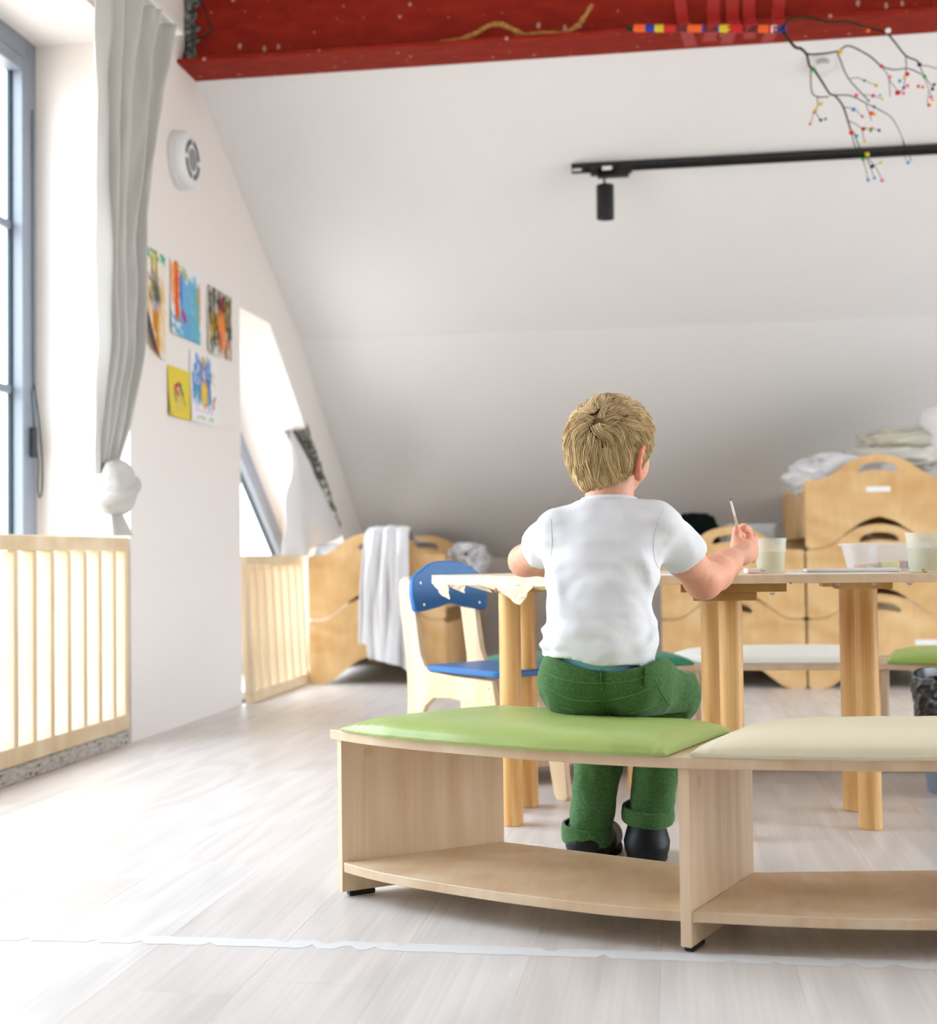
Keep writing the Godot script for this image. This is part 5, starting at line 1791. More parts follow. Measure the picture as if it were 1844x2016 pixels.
func build_table_things() -> void:
	var ty := 0.553
	cup("translucent cup of cloudy paint water beside the child's hand", Vector3(0.208, ty, -3.03), 0.0345, 0.076, 0.62)
	cup("larger translucent cup of paint water in front of the crayon box", Vector3(0.52, ty, -2.93), 0.046, 0.082, 0.62)
	# divided box of crayons
	var at := Vector3(0.485, ty, -3.27)
	var t := thing("craft_box", "clear plastic divided box with crayons and paint pots", "box", at)
	var g := G.new()
	open_box(g, Vector3(0.19, 0.064, 0.14), 0.014, 0.003)
	obj("body", g, M.clear_plastic, t)
	g = G.new()
	g.box(Vector3(-0.028, 0.031, 0.0), Vector3(0.003, 0.056, 0.108), Basis.IDENTITY, 0.0)
	obj("divider", g, M.clear_plastic, t)
	var r := RandomNumberGenerator.new()
	r.seed = 8
	for k in 9:
		var c: Color = [Color(0.75, 0.35, 0.28), Color(0.9, 0.85, 0.85), Color(0.45, 0.40, 0.65), Color(0.72, 0.45, 0.2), Color(0.85, 0.6, 0.6), Color(0.35, 0.65, 0.6), Color(0.9, 0.75, 0.5), Color(0.8, 0.3, 0.35), Color(0.95, 0.9, 0.8)][k]
		g = G.new()
		var p := at + Vector3(-0.06 + r.randf() * 0.05, 0.008 + 0.004 * (k / 3), -0.035 + r.randf() * 0.07)
		var d := Vector3(r.randf() - 0.5, 0, r.randf() - 0.5).normalized() * 0.016
		g.tube(PackedVector3Array([p - d, p + d * 0.8, p + d]), PackedFloat32Array([0.004, 0.004, 0.0015]), 8)
		tag(obj("crayon", g, mat(c, 0.5)), "short %s crayon stub in the left part of the divided box" % ["brick red", "white", "violet", "brown", "pink", "sea green", "tan", "crimson", "ivory"][k], "crayon", "crayons in the divided box")
	var pots := [["pale yellow", Color(0.88, 0.88, 0.45), Vector3(0.005, 0.004, 0.03), 0.021], ["teal", Color(0.15, 0.50, 0.50), Vector3(0.052, 0.004, 0.026), 0.014], ["blue", Color(0.15, 0.28, 0.62), Vector3(0.072, 0.004, -0.02), 0.011], ["red", Color(0.75, 0.16, 0.16), Vector3(0.04, 0.004, -0.03), 0.012]]
	for q in pots:
		g = G.new()
		g.lathe(PackedVector2Array([Vector2(0.0, 0.0), Vector2(q[3] - 0.002, 0.0), Vector2(q[3], 0.002), Vector2(q[3], 0.016), Vector2(q[3] - 0.002, 0.018), Vector2(0.0, 0.018)]), 24)
		var o := obj("paint_pot", g, mat(q[1], 0.45))
		o.position = at + q[2]
		tag(o, "small %s paint pot inside the divided box" % q[0], "pot", "paint pots in the divided box")
	# lid, papers, brush rest
	g = G.new()
	g.box(Vector3(0.385, ty + 0.0045, -3.10), Vector3(0.195, 0.007, 0.14), Basis(Vector3.UP, -0.04), 0.003)
	tag(obj("box_lid", g, mat(Color(0.86, 0.84, 0.82), 0.5)), "flat white plastic lid lying before the crayon box", "lid")
	g = G.new()
	g.box(Vector3(0.345, ty + 0.0005, -2.925), Vector3(0.21, 0.0006, 0.148), Basis(Vector3.UP, 0.05), 0.0)
	tag(obj("paper_sheet", g, M.paper), "blank white paper sheet on the table before the lid", "paper")
	g = G.new()
	g.box(Vector3(-0.09, ty + 0.0005, -2.96), Vector3(0.25, 0.0006, 0.20), Basis(Vector3.UP, -0.03), 0.0)
	tag(obj("paper_sheet", g, M.paper), "white paper sheet lying in front of the child", "paper")
	g = G.new()
	g.box(Vector3(0.168, ty + 0.006, -3.02), Vector3(0.03, 0.011, 0.05), Basis(Vector3.UP, 0.1), 0.002)
	tag(obj("eraser", g, mat(Color(0.90, 0.82, 0.80), 0.7)), "small pale pink eraser between the hand and the cup", "eraser")
	g = G.new()
	g.tube(PackedVector3Array([Vector3(0.497, ty + 0.005, -2.862), Vector3(0.503, ty + 0.005, -2.868)]), PackedFloat32Array([0.0042, 0.0042]), 10)
	tag(obj("pencil_stub", g, mat(Color(0.55, 0.50, 0.14), 0.5)), "tiny ochre pencil stub before the larger cup", "pencil")
	g = G.new()
	g.ball(Vector3(0.233, 0.5358, -2.8298), Vector3(0.002, 0.0018, 0.0008))
	tag(obj("paint_drop", g, mat(Color(0.75, 0.06, 0.08), 0.4)), "tiny red paint drop on the table edge", "paint")
	# brush held in the hand, bristles up
	var b := thing("paint_brush", "thin wooden paint brush with white ferrule held upright in the hand", "paint brush", Vector3(0.142, 0.600, -2.836))
	var d2 := Vector3(0.1144, 0.708, -2.7855) - Vector3(0.142, 0.600, -2.836)
	var q2 := func(u: float) -> Vector3: return d2 * u
	g = G.new()
	g.tube(PackedVector3Array([q2.call(-0.12), q2.call(0.05), q2.call(0.35), q2.call(0.70)]), PackedFloat32Array([0.0014, 0.0022, 0.0026, 0.0022]), 12)
	obj("handle", g, M.birch, b)
	g = G.new()
	g.tube(PackedVector3Array([q2.call(0.69), q2.call(0.75), q2.call(0.955)]), PackedFloat32Array([0.0024, 0.0024, 0.0017]), 12)
	obj("ferrule", g, M.white, b)
	g = G.new()
	g.tube(PackedVector3Array([q2.call(0.955), q2.call(0.975), q2.call(1.01)]), PackedFloat32Array([0.0010, 0.0009, 0.0002]), 8)
	obj("bristles", g, M.black, b)


func build_bin() -> void:
	var t := thing("waste_bin", "grey plastic waste bin with black bag behind the table legs", "bin", Vector3(0.716, 0, -3.55))
	var g := G.new()
	g.lathe(PackedVector2Array([Vector2(0.0, 0.0), Vector2(0.098, 0.0), Vector2(0.10, 0.006), Vector2(0.13, 0.285), Vector2(0.126, 0.285), Vector2(0.097, 0.008), Vector2(0.0, 0.008)]), 40)
	obj("bucket", g, M.bin, t)
	var f := noise(131, 1.0, 3)
	g = G.new()
	g.grid(96, 30, func(u, w):
		var a: float = u * TAU
		var y: float = lerpf(0.165 + 0.012 * f.get_noise_1d(u * 0.0 + sin(a) * 3.0), 0.293, w)
		var r := 0.1 + 0.03 * y / 0.285 + 0.004
		r += 0.007 * absf(f.get_noise_3d(cos(a) * 3.0, y * 30.0, sin(a) * 3.0)) + 0.004 * f.get_noise_3d(cos(a) * 9.0, y * 45.0, sin(a) * 9.0)
		if w > 0.85:
			r -= 0.010 * (w - 0.85) / 0.15
		return Vector3(cos(a) * r, y + 0.006 * sin(a * 3.0 + 1.0) * w, -sin(a) * r), true)
	g.grid(48, 12, func(u, w):
		var a: float = u * TAU
		var r := lerpf(0.121, 0.09, w)
		return Vector3(cos(a) * r, lerpf(0.292, 0.05, w) + 0.006 * sin(a * 3.0 + 1.0) * (1.0 - w), -sin(a) * r), true, true)
	obj("bin_bag", g, M.bag, t)


# --- the child -----------------------------------------------------------------------------------------------

func smin(a: float, b: float, k: float) -> float:
	var h := maxf(k - absf(a - b), 0.0)
	return minf(a, b) - h * h * 0.25 / k


func build_child() -> void:
	var at := Vector3(-0.11, 0.318, -2.42)
	var t := thing("person", "blond child in white T-shirt and green trousers painting at the table", "person", at)
	var shL := Vector3(-0.208, 0.638, -2.524)
	var shR := Vector3(-0.030, 0.650, -2.517)
	var elL := Vector3(-0.296, 0.588, -2.728)
	var elR := Vector3(0.057, 0.545, -2.622)
	var wrR := Vector3(0.121, 0.590, -2.787)
	var wrL := Vector3(-0.165, 0.575, -2.80)
	var hc := Vector3(-0.112, 0.806, -2.556)
	# head axes: turned to the right and bowed
	var hb := Basis(Vector3.UP, deg_to_rad(-35)) * Basis(Vector3.RIGHT, deg_to_rad(-14)) * Basis(Vector3.BACK, deg_to_rad(-2))
	var hin := hb.transposed()

	# ---- skin: torso core, neck, arms, legs; then head and hands on finer grids
	var g := G.new()
	var b := Bones.new()
	b.k = 0.022
	b.chain([Vector3(-0.125, 0.37, -2.435), Vector3(-0.132, 0.46, -2.455), Vector3(-0.122, 0.60, -2.505), Vector3(-0.117, 0.668, -2.528)], [0.048, 0.050, 0.050, 0.040])
	b.chain([Vector3(-0.117, 0.668, -2.528), Vector3(-0.115, 0.715, -2.540), Vector3(-0.112, 0.765, -2.553)], [0.038, 0.040, 0.042])
	b.chain([Vector3(-0.117, 0.655, -2.525), shL, shL.lerp(elL, 0.55), elL], [0.04, 0.033, 0.031, 0.0285])
	b.chain([Vector3(-0.117, 0.655, -2.525), shR, shR.lerp(elR, 0.55), elR + Vector3(-0.004, 0.004, 0)], [0.04, 0.034, 0.033, 0.0325])
	b.chain([elR, elR.lerp(wrR, 0.35) + Vector3(0, 0.0, 0.004), elR.lerp(wrR, 0.75), wrR], [0.0325, 0.0315, 0.025, 0.0215])
	b.chain([elL, elL.lerp(wrL, 0.4), wrL], [0.0285, 0.027, 0.020])
	b.chain([Vector3(-0.170, 0.362, -2.45), Vector3(-0.142, 0.295, -2.665), Vector3(-0.176, 0.06, -2.71)], [0.030, 0.028, 0.024])
	b.chain([Vector3(-0.080, 0.362, -2.45), Vector3(-0.035, 0.297, -2.650), Vector3(-0.058, 0.07, -2.69)], [0.030, 0.028, 0.024])
	g.net(b.dist, Vector3(-0.36, 0.02, -2.86), Vector3(0.18, 0.80, -2.34), 0.0085)
	# head
	var hd := Bones.new()
	hd.k = 0.02
	var W := func(p: Vector3) -> Vector3: return hc + hb * p     # head space: x right, y up, -z the face
	hd.bone(W.call(Vector3(0, 0.014, 0.010)), W.call(Vector3(0, 0.014, -0.018)), 0.0655, 0.061)
	hd.bone(W.call(Vector3(0, -0.03, -0.030)), W.call(Vector3(0, -0.055, -0.048)), 0.050, 0.030)
	hd.bone(W.call(Vector3(-0.026, -0.035, -0.042)), W.call(Vector3(0.026, -0.035, -0.042)), 0.030, 0.030)
	hd.bone(W.call(Vector3(0, -0.066, -0.055)), W.call(Vector3(0, -0.064, -0.058)), 0.017, 0.016)
	hd.bone(Vector3(-0.115, 0.70, -2.538), W.call(Vector3(0, -0.02, 0.01)), 0.041, 0.05)
	var face := func(p: Vector3) -> float:
		var d: float = hd.dist(p)
		var q: Vector3 = hin * (p - hc)
		# nose, brow, eye sockets, lips
		d = smin(d, (q - Vector3(0, -0.018, -0.083)).length() - 0.008, 0.012)
		d = smin(d, ((q - Vector3(0, -0.004, -0.078)) * Vector3(1.0, 0.45, 1.0)).length() - 0.005, 0.010)
		for s in [-1.0, 1.0]:
			d = -smin(-d, (q - Vector3(0.024 * s, 0.004, -0.085)).length() - 0.013, 0.012)
		d = smin(d, ((q - Vector3(0, -0.045, -0.078)) * Vector3(0.42, 1.2, 1.0)).length() - 0.0065, 0.006)
		return d
	g.net(face, hc - Vector3(0.11, 0.13, 0.12), hc + Vector3(0.11, 0.10, 0.11), 0.0042)
	# right hand, closed round the brush: palm, thumb and four fingers
	var ha := Bones.new()
	ha.k = 0.006
	var br0 := Vector3(0.142, 0.600, -2.836)
	var brd := (Vector3(0.1144, 0.708, -2.7855) - br0)
	var grip := br0 + brd * 0.37
	var pk := Bones.new()
	pk.k = 0.012
	pk.chain([wrR, Vector3(0.138, 0.602, -2.812), Vector3(0.148, 0.611, -2.832)], [0.0205, 0.020, 0.0175])
	pk.bone(Vector3(0.140, 0.590, -2.808), Vector3(0.154, 0.594, -2.834), 0.0165, 0.0145)
	# knuckles at the outer side, fingers curl forward and in
	var kn := [Vector3(0.1535, 0.629, -2.836), Vector3(0.1605, 0.619, -2.842), Vector3(0.1635, 0.607, -2.843), Vector3(0.1615, 0.594, -2.841)]
	ha.chain([kn[0], Vector3(0.151, 0.644, -2.848), grip + Vector3(0.010, 0.010, -0.008), grip + Vector3(0.001, 0.006, -0.009)], [0.0092, 0.0085, 0.0078, 0.0070])
	ha.chain([kn[1], Vector3(0.164, 0.628, -2.866), Vector3(0.150, 0.622, -2.866), Vector3(0.142, 0.618, -2.850)], [0.0090, 0.0085, 0.0078, 0.0070])
	ha.chain([kn[2], Vector3(0.164, 0.606, -2.868), Vector3(0.149, 0.603, -2.868), Vector3(0.142, 0.602, -2.852)], [0.0088, 0.0082, 0.0076, 0.0068])
	ha.chain([kn[3], Vector3(0.159, 0.586, -2.862), Vector3(0.147, 0.586, -2.862), Vector3(0.141, 0.588, -2.848)], [0.0080, 0.0074, 0.0068, 0.0062])
	ha.chain([Vector3(0.130, 0.606, -2.806), Vector3(0.126, 0.621, -2.814), Vector3(0.1275, 0.635, -2.818), grip + Vector3(-0.0055, 0.006, 0.006)], [0.0120, 0.0098, 0.0086, 0.0072])
	var hand := func(p: Vector3) -> float: return smin(ha.dist(p), pk.dist(p), 0.010)
	g.net(hand, Vector3(0.095, 0.560, -2.885), Vector3(0.180, 0.665, -2.770), 0.0026)
	# left hand, lying on the paper
	var lh := Bones.new()
	lh.k = 0.006
	var lp := Vector3(-0.135, 0.5695, -2.825)
	lh.bone(wrL, lp, 0.019, 0.015)
	lh.bone(lp + Vector3(-0.008, 0, -0.006), lp + Vector3(0.018, 0, -0.020), 0.013, 0.013)
	for k in 4:
		var r0 := lp + Vector3(0.026 - 0.013 * k, 0.0, -0.020 - 0.004 * k)
		var len_: float = [0.032, 0.037, 0.034, 0.026][k]
		var dd := Vector3(0.5 - 0.12 * k, 0, -0.85).normalized()
		lh.chain([r0, r0 + dd * len_ * 0.5 + Vector3(0, 0.004, 0), r0 + dd * len_ + Vector3(0, -0.005, 0)], [0.0085, 0.0078, 0.0065])
	lh.chain([lp + Vector3(0.012, 0.0, 0.012), lp + Vector3(0.034, 0.0, 0.002), lp + Vector3(0.046, -0.003, -0.010)], [0.0100, 0.0085, 0.0070])
	g.net(lh.dist, Vector3(-0.20, 0.540, -2.90), Vector3(-0.06, 0.605, -2.78), 0.0030)
	var skin := obj("body", g, M.skin, t)
	skin.position = -at
	# ears
	for s in [1.0, -1.0]:
		var e := Bones.new()
		e.k = 0.006
		var o := func(p: Vector3) -> Vector3: return hc + hb * Vector3((0.0685 + p.x) * s, -0.039 + p.y, -0.004 + p.z)
		e.chain([o.call(Vector3(-0.002, -0.020, -0.008)), o.call(Vector3(0.003, -0.026, -0.003)), o.call(Vector3(0.009, -0.006, 0.010)), o.call(Vector3(0.012, 0.014, 0.014)), o.call(Vector3(0.010, 0.026, 0.008)), o.call(Vector3(0.003, 0.028, -0.004)), o.call(Vector3(-0.002, 0.016, -0.009))], [0.0055, 0.006, 0.0045, 0.0045, 0.0045, 0.004, 0.0035])
		e.chain([o.call(Vector3(0.0, -0.016, 0.0)), o.call(Vector3(0.004, 0.004, 0.004)), o.call(Vector3(0.004, 0.018, 0.004))], [0.006, 0.0055, 0.005])
		g = G.new()
		var mid: Vector3 = o.call(Vector3.ZERO)
		g.net(e.dist, mid - Vector3.ONE * 0.042, mid + Vector3.ONE * 0.042, 0.0024)
		var eo := obj("ear", g, M.ear, t)
		eo.position = -at
	# eyes and mouth
	for s in [-1.0, 1.0]:
		g = G.new()
		g.ball(hc + hb * Vector3(0.024 * s, 0.002, -0.0705), Vector3.ONE * 0.0105)
		var eo := obj("eye", g, M.eye, t)
		eo.position = -at
		g = G.new()
		g.ball(hc + hb * Vector3(0.024 * s, 0.001, -0.0775), Vector3(0.0052, 0.0052, 0.0042), hb)
		obj("iris", g, M.iris, eo)
	g = G.new()
	g.ball(hc + hb * Vector3(0, -0.045, -0.0825), Vector3(0.014, 0.0035, 0.004), hb)
	var mo := obj("mouth", g, M.lips, t)
	mo.position = -at
	# thumb nail
	g = G.new()
	var tn := grip + Vector3(-0.0075, 0.005, 0.0118)
	g.ball(tn, Vector3(0.0038, 0.0056, 0.0016), Basis(Vector3.UP, -0.5))
	var no := obj("thumbnail", g, M.nail, t)
	no.position = -at

	build_hair(t, at, hc, hb)
	build_clothes(t, at, shL, shR, elL, elR)


func build_hair(t: Node3D, at: Vector3, hc: Vector3, hb: Basis) -> void:
	var rng := RandomNumberGenerator.new()
	rng.seed = 77
	var hin := hb.transposed()
	# the scalp surface in head space: an egg with more hair at the back of the head and over the nape
	var radius := func(d: Vector3) -> float:
		var r := 1.0 / sqrt(pow(d.x / 0.0765, 2.0) + pow(d.y / (0.088 if d.y > 0.0 else 0.098), 2.0) + pow(d.z / (0.088 if d.z > 0.0 else 0.085), 2.0))
		r += 0.003 * smoothstep(0.2, 0.9, d.z) * (1.0 - smoothstep(0.2, 0.8, d.y))
		r -= 0.012 * smoothstep(0.45, 0.95, -d.y)
		return r
	# where hair grows: not on the face, not below the nape, not on the ears
	var grows := func(d: Vector3) -> bool:
		if d.y < -0.90 + 0.22 * absf(d.x):
			return false
		if d.z < -0.30 and d.y < 0.42:
			return false
		if d.z < -0.02 and d.y < -0.02:
			return false
		if absf(d.x) > 0.66 and d.y < -0.30 and d.z < 0.28:
			return false
		return true
	var drop := func(d: Vector3) -> float: return 0.024 * smoothstep(0.35, 0.9, -d.y) * smoothstep(-0.1, 0.4, d.z)     # the nape hair hangs
	# cap under the strands
	var g := G.new()
	g.coloured = true
	g.col = Color(0.24, 0.155, 0.07)
	var nu := 64
	var nv := 48
	var idx := {}
	for j in nv + 1:
		for i in nu:
			var a := TAU * i / nu
			var e := PI * j / nv - PI / 2
			var d := Vector3(cos(a) * cos(e), sin(e), -sin(a) * cos(e))
			if not grows.call(d) and not grows.call((d + Vector3(0, 0.06, 0.05)).normalized()):
				continue
			idx[j * nu + i] = g.add(hc + hb * (d * (radius.call(d) - 0.0035)) + Vector3.DOWN * drop.call(d), hb * d)
	for j in nv:
		for i in nu:
			var k := [j * nu + i, j * nu + (i + 1) % nu, (j + 1) * nu + (i + 1) % nu, (j + 1) * nu + i]
			if idx.has(k[0]) and idx.has(k[1]) and idx.has(k[2]) and idx.has(k[3]):
				g.face(idx[k[0]], idx[k[1]], idx[k[2]])
				g.face(idx[k[0]], idx[k[2]], idx[k[3]])
	# the whorl, seen at the back of the head
	var crown := (hin * Vector3(-0.022, 0.030, 0.078)).normalized()
	var f := noise(140, 1.0, 2)
	var f2 := noise(141, 1.0, 2)
	var down := hin * Vector3.DOWN
	var made := 0
	while made < 980:
		var z := rng.randf() * 2.0 - 1.0
		var a := rng.randf() * TAU
		var d := Vector3(sqrt(1.0 - z * z) * cos(a), z, sqrt(1.0 - z * z) * sin(a))
		if not grows.call(d):
			continue
		made += 1
		# one lock: a bundle of strands that leave the scalp side by side and meet at the tip
		var steps := 9
		var len_ := 0.044 + 0.030 * rng.randf() + 0.016 * smoothstep(0.0, 0.6, -d.y) * smoothstep(-0.2, 0.3, d.z)
		var cur := d
		var path := PackedVector3Array()
		var nor := PackedVector3Array()
		var lift := 0.001 + 0.005 * rng.randf()
		var tip := 0.002 + 0.009 * pow(rng.randf(), 2.0)
		var bend := rng.randf_range(-0.55, 0.55)
		var wave := rng.randf() * TAU
		for s in steps + 1:
			var u := float(s) / steps
			var off := lift * sin(PI * minf(1.0, u * 1.4 + 0.15)) + tip * pow(u, 2.0)
			path.append(hc + hb * (cur * (radius.call(cur) + off - 0.001)) + Vector3.DOWN * drop.call(cur))
			nor.append(hb * cur)
			# flow away from the whorl with a twist, then fall
			var away := cur - crown * cur.dot(crown)
			away = (away - cur * away.dot(cur))
			var near := clampf(1.0 - (cur - crown).length() / 0.55, 0.0, 1.0)
			var fl := away.normalized() if away.length() > 0.02 else Vector3(0, 1, 0)
			fl = (fl + cur.cross(fl) * (0.9 * near - 0.10)).normalized()
			var fall := down - cur * down.dot(cur)
			var mixd := (fl * (1.0 + near) + fall * (0.9 * (1.0 - near)) * smoothstep(-0.75, 0.25, -cur.y)).normalized()
			mixd = (mixd + cur.cross(mixd) * (0.7 * f2.get_noise_3d(cur.x * 3.2, cur.y * 3.2, cur.z * 3.2) + bend * u + 0.25 * sin(wave + u * 5.0))).normalized()
			cur = (cur + mixd * (len_ / steps / 0.088)).normalized()
			if cur.y < -0.955:
				break
		if path.size() < 5:
			continue
		var lockc := rng.randf()
		var wide := 0.0055 + 0.0035 * rng.randf()
		for k in 11:
			var side := rng.randf_range(-1.0, 1.0)
			var high := rng.randf_range(-0.6, 1.0) * 0.0020
			var short := rng.randf_range(0.78, 1.0)
			var pts := PackedVector3Array()
			var rad := PackedFloat32Array()
			for s in path.size():
				var u := float(s) / (path.size() - 1)
				var tg := (path[mini(s + 1, path.size() - 1)] - path[maxi(s - 1, 0)]).normalized()
				var lat := nor[s].cross(tg).normalized()
				if u > short:
					break
				pts.append(path[s] + lat * side * wide * (1.0 - 0.78 * pow(u, 1.3)) + nor[s] * high * (1.0 - 0.5 * u))
				rad.append(0.00105 * (1.0 - 0.85 * pow(u / short, 2.5)))
			if pts.size() < 3:
				continue
			g.col = Color(0.31, 0.19, 0.075).lerp(Color(0.90, 0.67, 0.35), clampf(0.05 + 0.68 * lockc + 0.30 * rng.randf(), 0.0, 1.0))
			g.tube(pts, rad, 4, false, 0.6)
	var o := obj("hair", g, M.hair, t)
	o.set_meta("label", "short tousled dark blond hair with a whorl")
	o.position = -at


func build_clothes(t: Node3D, at: Vector3, shL: Vector3, shR: Vector3, elL: Vector3, elR: Vector3) -> void:
	var f := noise(150, 1.0, 2)
	var f2 := noise(151, 1.0, 2)
	# --- T-shirt: an oval tube from hem to shoulders, sleeves, neck hole
	# rows: y, centre x, centre z, half width, half depth
	var rows := [[0.40, -0.134, -2.448, 0.100, 0.082], [0.43, -0.135, -2.450, 0.0985, 0.082], [0.455, -0.136, -2.453, 0.099, 0.082], [0.49, -0.133, -2.462, 0.094, 0.077], [0.53, -0.130, -2.476, 0.0925, 0.073], [0.58, -0.126, -2.495, 0.0985, 0.072], [0.62, -0.122, -2.508, 0.103, 0.069], [0.655, -0.119, -2.520, 0.096, 0.061], [0.685, -0.117, -2.529, 0.068, 0.052], [0.705, -0.117, -2.533, 0.050, 0.047], [0.73, -0.116, -2.535, 0.045, 0.044]]
	var row := func(y: float) -> Array:
		var i := 0
		while i < rows.size() - 2 and rows[i + 1][0] < y:
			i += 1
		var u := clampf((y - rows[i][0]) / (rows[i + 1][0] - rows[i][0]), 0.0, 1.0)
		u = u * u * (3.0 - 2.0 * u) * 0.5 + u * 0.5
		return [lerpf(rows[i][1], rows[i + 1][1], u), lerpf(rows[i][2], rows[i + 1][2], u), lerpf(rows[i][3], rows[i + 1][3], u), lerpf(rows[i][4], rows[i + 1][4], u)]
	var slR := (elR - shR).normalized()
	var slL := (elL - shL).normalized()
	var endR := shR + slR * 0.098 + Vector3(0.004, 0.004, 0)
	var endL := shL + slL * 0.098
	var sl := Bones.new()
	sl.k = 0.02
	sl.chain([Vector3(-0.085, 0.645, -2.52), shR, endR + slR * 0.02], [0.046, 0.0425, 0.0475])
	sl.chain([Vector3(-0.155, 0.640, -2.52), shL, endL + slL * 0.02], [0.046, 0.0415, 0.0455])
	var shirt := func(p: Vector3) -> float:
		var r: Array = row.call(p.y)
		var dx: float = (p.x - r[0]) / r[2]
		var dz: float = (p.z - r[1]) / r[3]
		var q := sqrt(dx * dx + dz * dz)
		var d := (q - 1.0) * lerpf(minf(r[2], r[3]), r[3], 0.5)
		d = smin(d, sl.dist(p), 0.030)
		# creases: soft slanted folds across the small of the back, fine ones at the armpits and hem
		var low := smoothstep(0.60, 0.47, p.y)
		var s: float = p.y * 34.0 - (p.x + 0.13) * 13.0 + 2.2 * f.get_noise_3d(p.x * 6.0, p.y * 5.0, p.z * 6.0)
		var crease := pow(0.5 + 0.5 * sin(s), 4.0) * 0.0125 * low * (0.6 + 0.6 * f2.get_noise_3d(p.x * 9.0, p.y * 9.0, p.z * 5.0))
		var s2: float = p.y * 20.0 + (p.x + 0.13) * 30.0 + 1.5 * f.get_noise_3d(p.x * 9.0 + 4.0, p.y * 7.0, p.z * 7.0)
		crease += pow(0.5 + 0.5 * sin(s2), 5.0) * 0.0065 * smoothstep(0.42, 0.52, p.y) * smoothstep(0.66, 0.56, p.y)
		crease += 0.0036 * f2.get_noise_3d(p.x * 14.0, p.y * 20.0, p.z * 14.0)
		# the roll of cloth above the hem at the left flank
		crease += 0.006 * smoothstep(-0.16, -0.23, p.x) * pow(0.5 + 0.5 * sin(p.y * 230.0 + 1.0), 1.5) * smoothstep(0.415, 0.43, p.y) * smoothstep(0.49, 0.46, p.y)
		d -= crease
		# hem, neck and sleeve ends
		var hem: float = 0.421 - 0.11 * (p.x + 0.235) + 0.003 * sin(p.x * 60.0)
		d = maxf(d, hem - p.y)
		d = maxf(d, p.y - (0.702 + 0.10 * (p.z + 2.49)))
		d = maxf(d, 0.0435 - seg(p, Vector3(-0.1165, 0.688, -2.533), Vector3(-0.114, 0.78, -2.548)))
		d = maxf(d, (p - endR).dot(slR) - 0.004 * sin((p.y - endR.y) * 60.0) if p.x > -0.06 else -1.0)
		d = maxf(d, (p - endL).dot(slL) if p.x < -0.20 else -1.0)
		# hollow sleeve mouths and hem
		d = maxf(d, 0.0365 - seg(p, endR - slR * 0.014, endR + slR * 0.06))
		d = maxf(d, 0.0350 - seg(p, endL - slL * 0.014, endL + slL * 0.06))
		return d
	var g := G.new()
	g.net(shirt, Vector3(-0.34, 0.385, -2.67), Vector3(0.085, 0.735, -2.355), 0.0046, 1.7)
	var o := obj("t_shirt", g, M.cotton, t)
	o.set_meta("label", "white cotton T-shirt with creases")
	o.position = -at
	# neck rib and sleeve seams
	g = G.new()
	var ring := PackedVector3Array()
	for k in 33:
		var a := TAU * k / 32.0
		ring.append(Vector3(-0.116 + 0.0485 * cos(a), 0.6975 + 0.0048 * sin(a), -2.535 + 0.0465 * sin(a)))
	g.tube(ring, taper(33, 0.0055, 0.0055), 8, false)
	var nb := obj("neck_rib", g, M.cotton, o)
	nb.name = "neck_rib"
	var back := func(x: float, y: float) -> Vector3:
		var z := -2.345
		for k in 40:
			var d: float = shirt.call(Vector3(x, y, z))
			if d < 0.0003:
				break
			z -= maxf(d * 0.7, 0.0004)
		return Vector3(x, y, z)
	for q in [[Vector2(-0.016, 0.678), Vector2(-0.024, 0.66), Vector2(-0.032, 0.635), Vector2(-0.035, 0.605), Vector2(-0.032, 0.585), Vector2(-0.026, 0.572)], [Vector2(-0.220, 0.664), Vector2(-0.218, 0.645), Vector2(-0.217, 0.62), Vector2(-0.220, 0.598)]]:
		var path := PackedVector3Array()
		for p in smooth_2d(q, 6):
			path.append(back.call(p.x, p.y))
		g = G.new()
		g.tube(path, taper(path.size(), 0.0006, 0.0006), 5)
		obj("sleeve_seam", g, M.cotton_seam, o)
	# --- underwear edge between shirt and trousers
	g = G.new()
	g.grid(40, 3, func(u, w):
		var a: float = u * TAU
		return Vector3(-0.137 + cos(a) * 0.0905, lerpf(0.385, 0.419, w), -2.452 - sin(a) * 0.0745), true)
	var uo := obj("underwear_band", g, M.teal, t)
	uo.position = -at

	# --- trousers
	var pb := Bones.new()
	pb.k = 0.030
	pb.bone(Vector3(-0.150, 0.385, -2.446), Vector3(-0.110, 0.385, -2.446), 0.074, 0.074)
	pb.bone(Vector3(-0.172, 0.377, -2.437), Vector3(-0.172, 0.372, -2.447), 0.064, 0.064)
	pb.bone(Vector3(-0.078, 0.377, -2.437), Vector3(-0.070, 0.372, -2.447), 0.066, 0.064)
	pb.chain([Vector3(-0.172, 0.370, -2.45), Vector3(-0.142, 0.300, -2.668)], [0.062, 0.049])
	pb.chain([Vector3(-0.070, 0.372, -2.45), Vector3(-0.020, 0.345, -2.53), Vector3(-0.032, 0.298, -2.652)], [0.062, 0.058, 0.049])
	var lg := Bones.new()
	lg.k = 0.012
	lg.chain([Vector3(-0.142, 0.300, -2.668), Vector3(-0.150, 0.20, -2.685), Vector3(-0.176, 0.03, -2.712)], [0.049, 0.0465, 0.041])
	lg.chain([Vector3(-0.032, 0.298, -2.652), Vector3(-0.036, 0.20, -2.668), Vector3(-0.058, 0.07, -2.694)], [0.049, 0.045, 0.041])
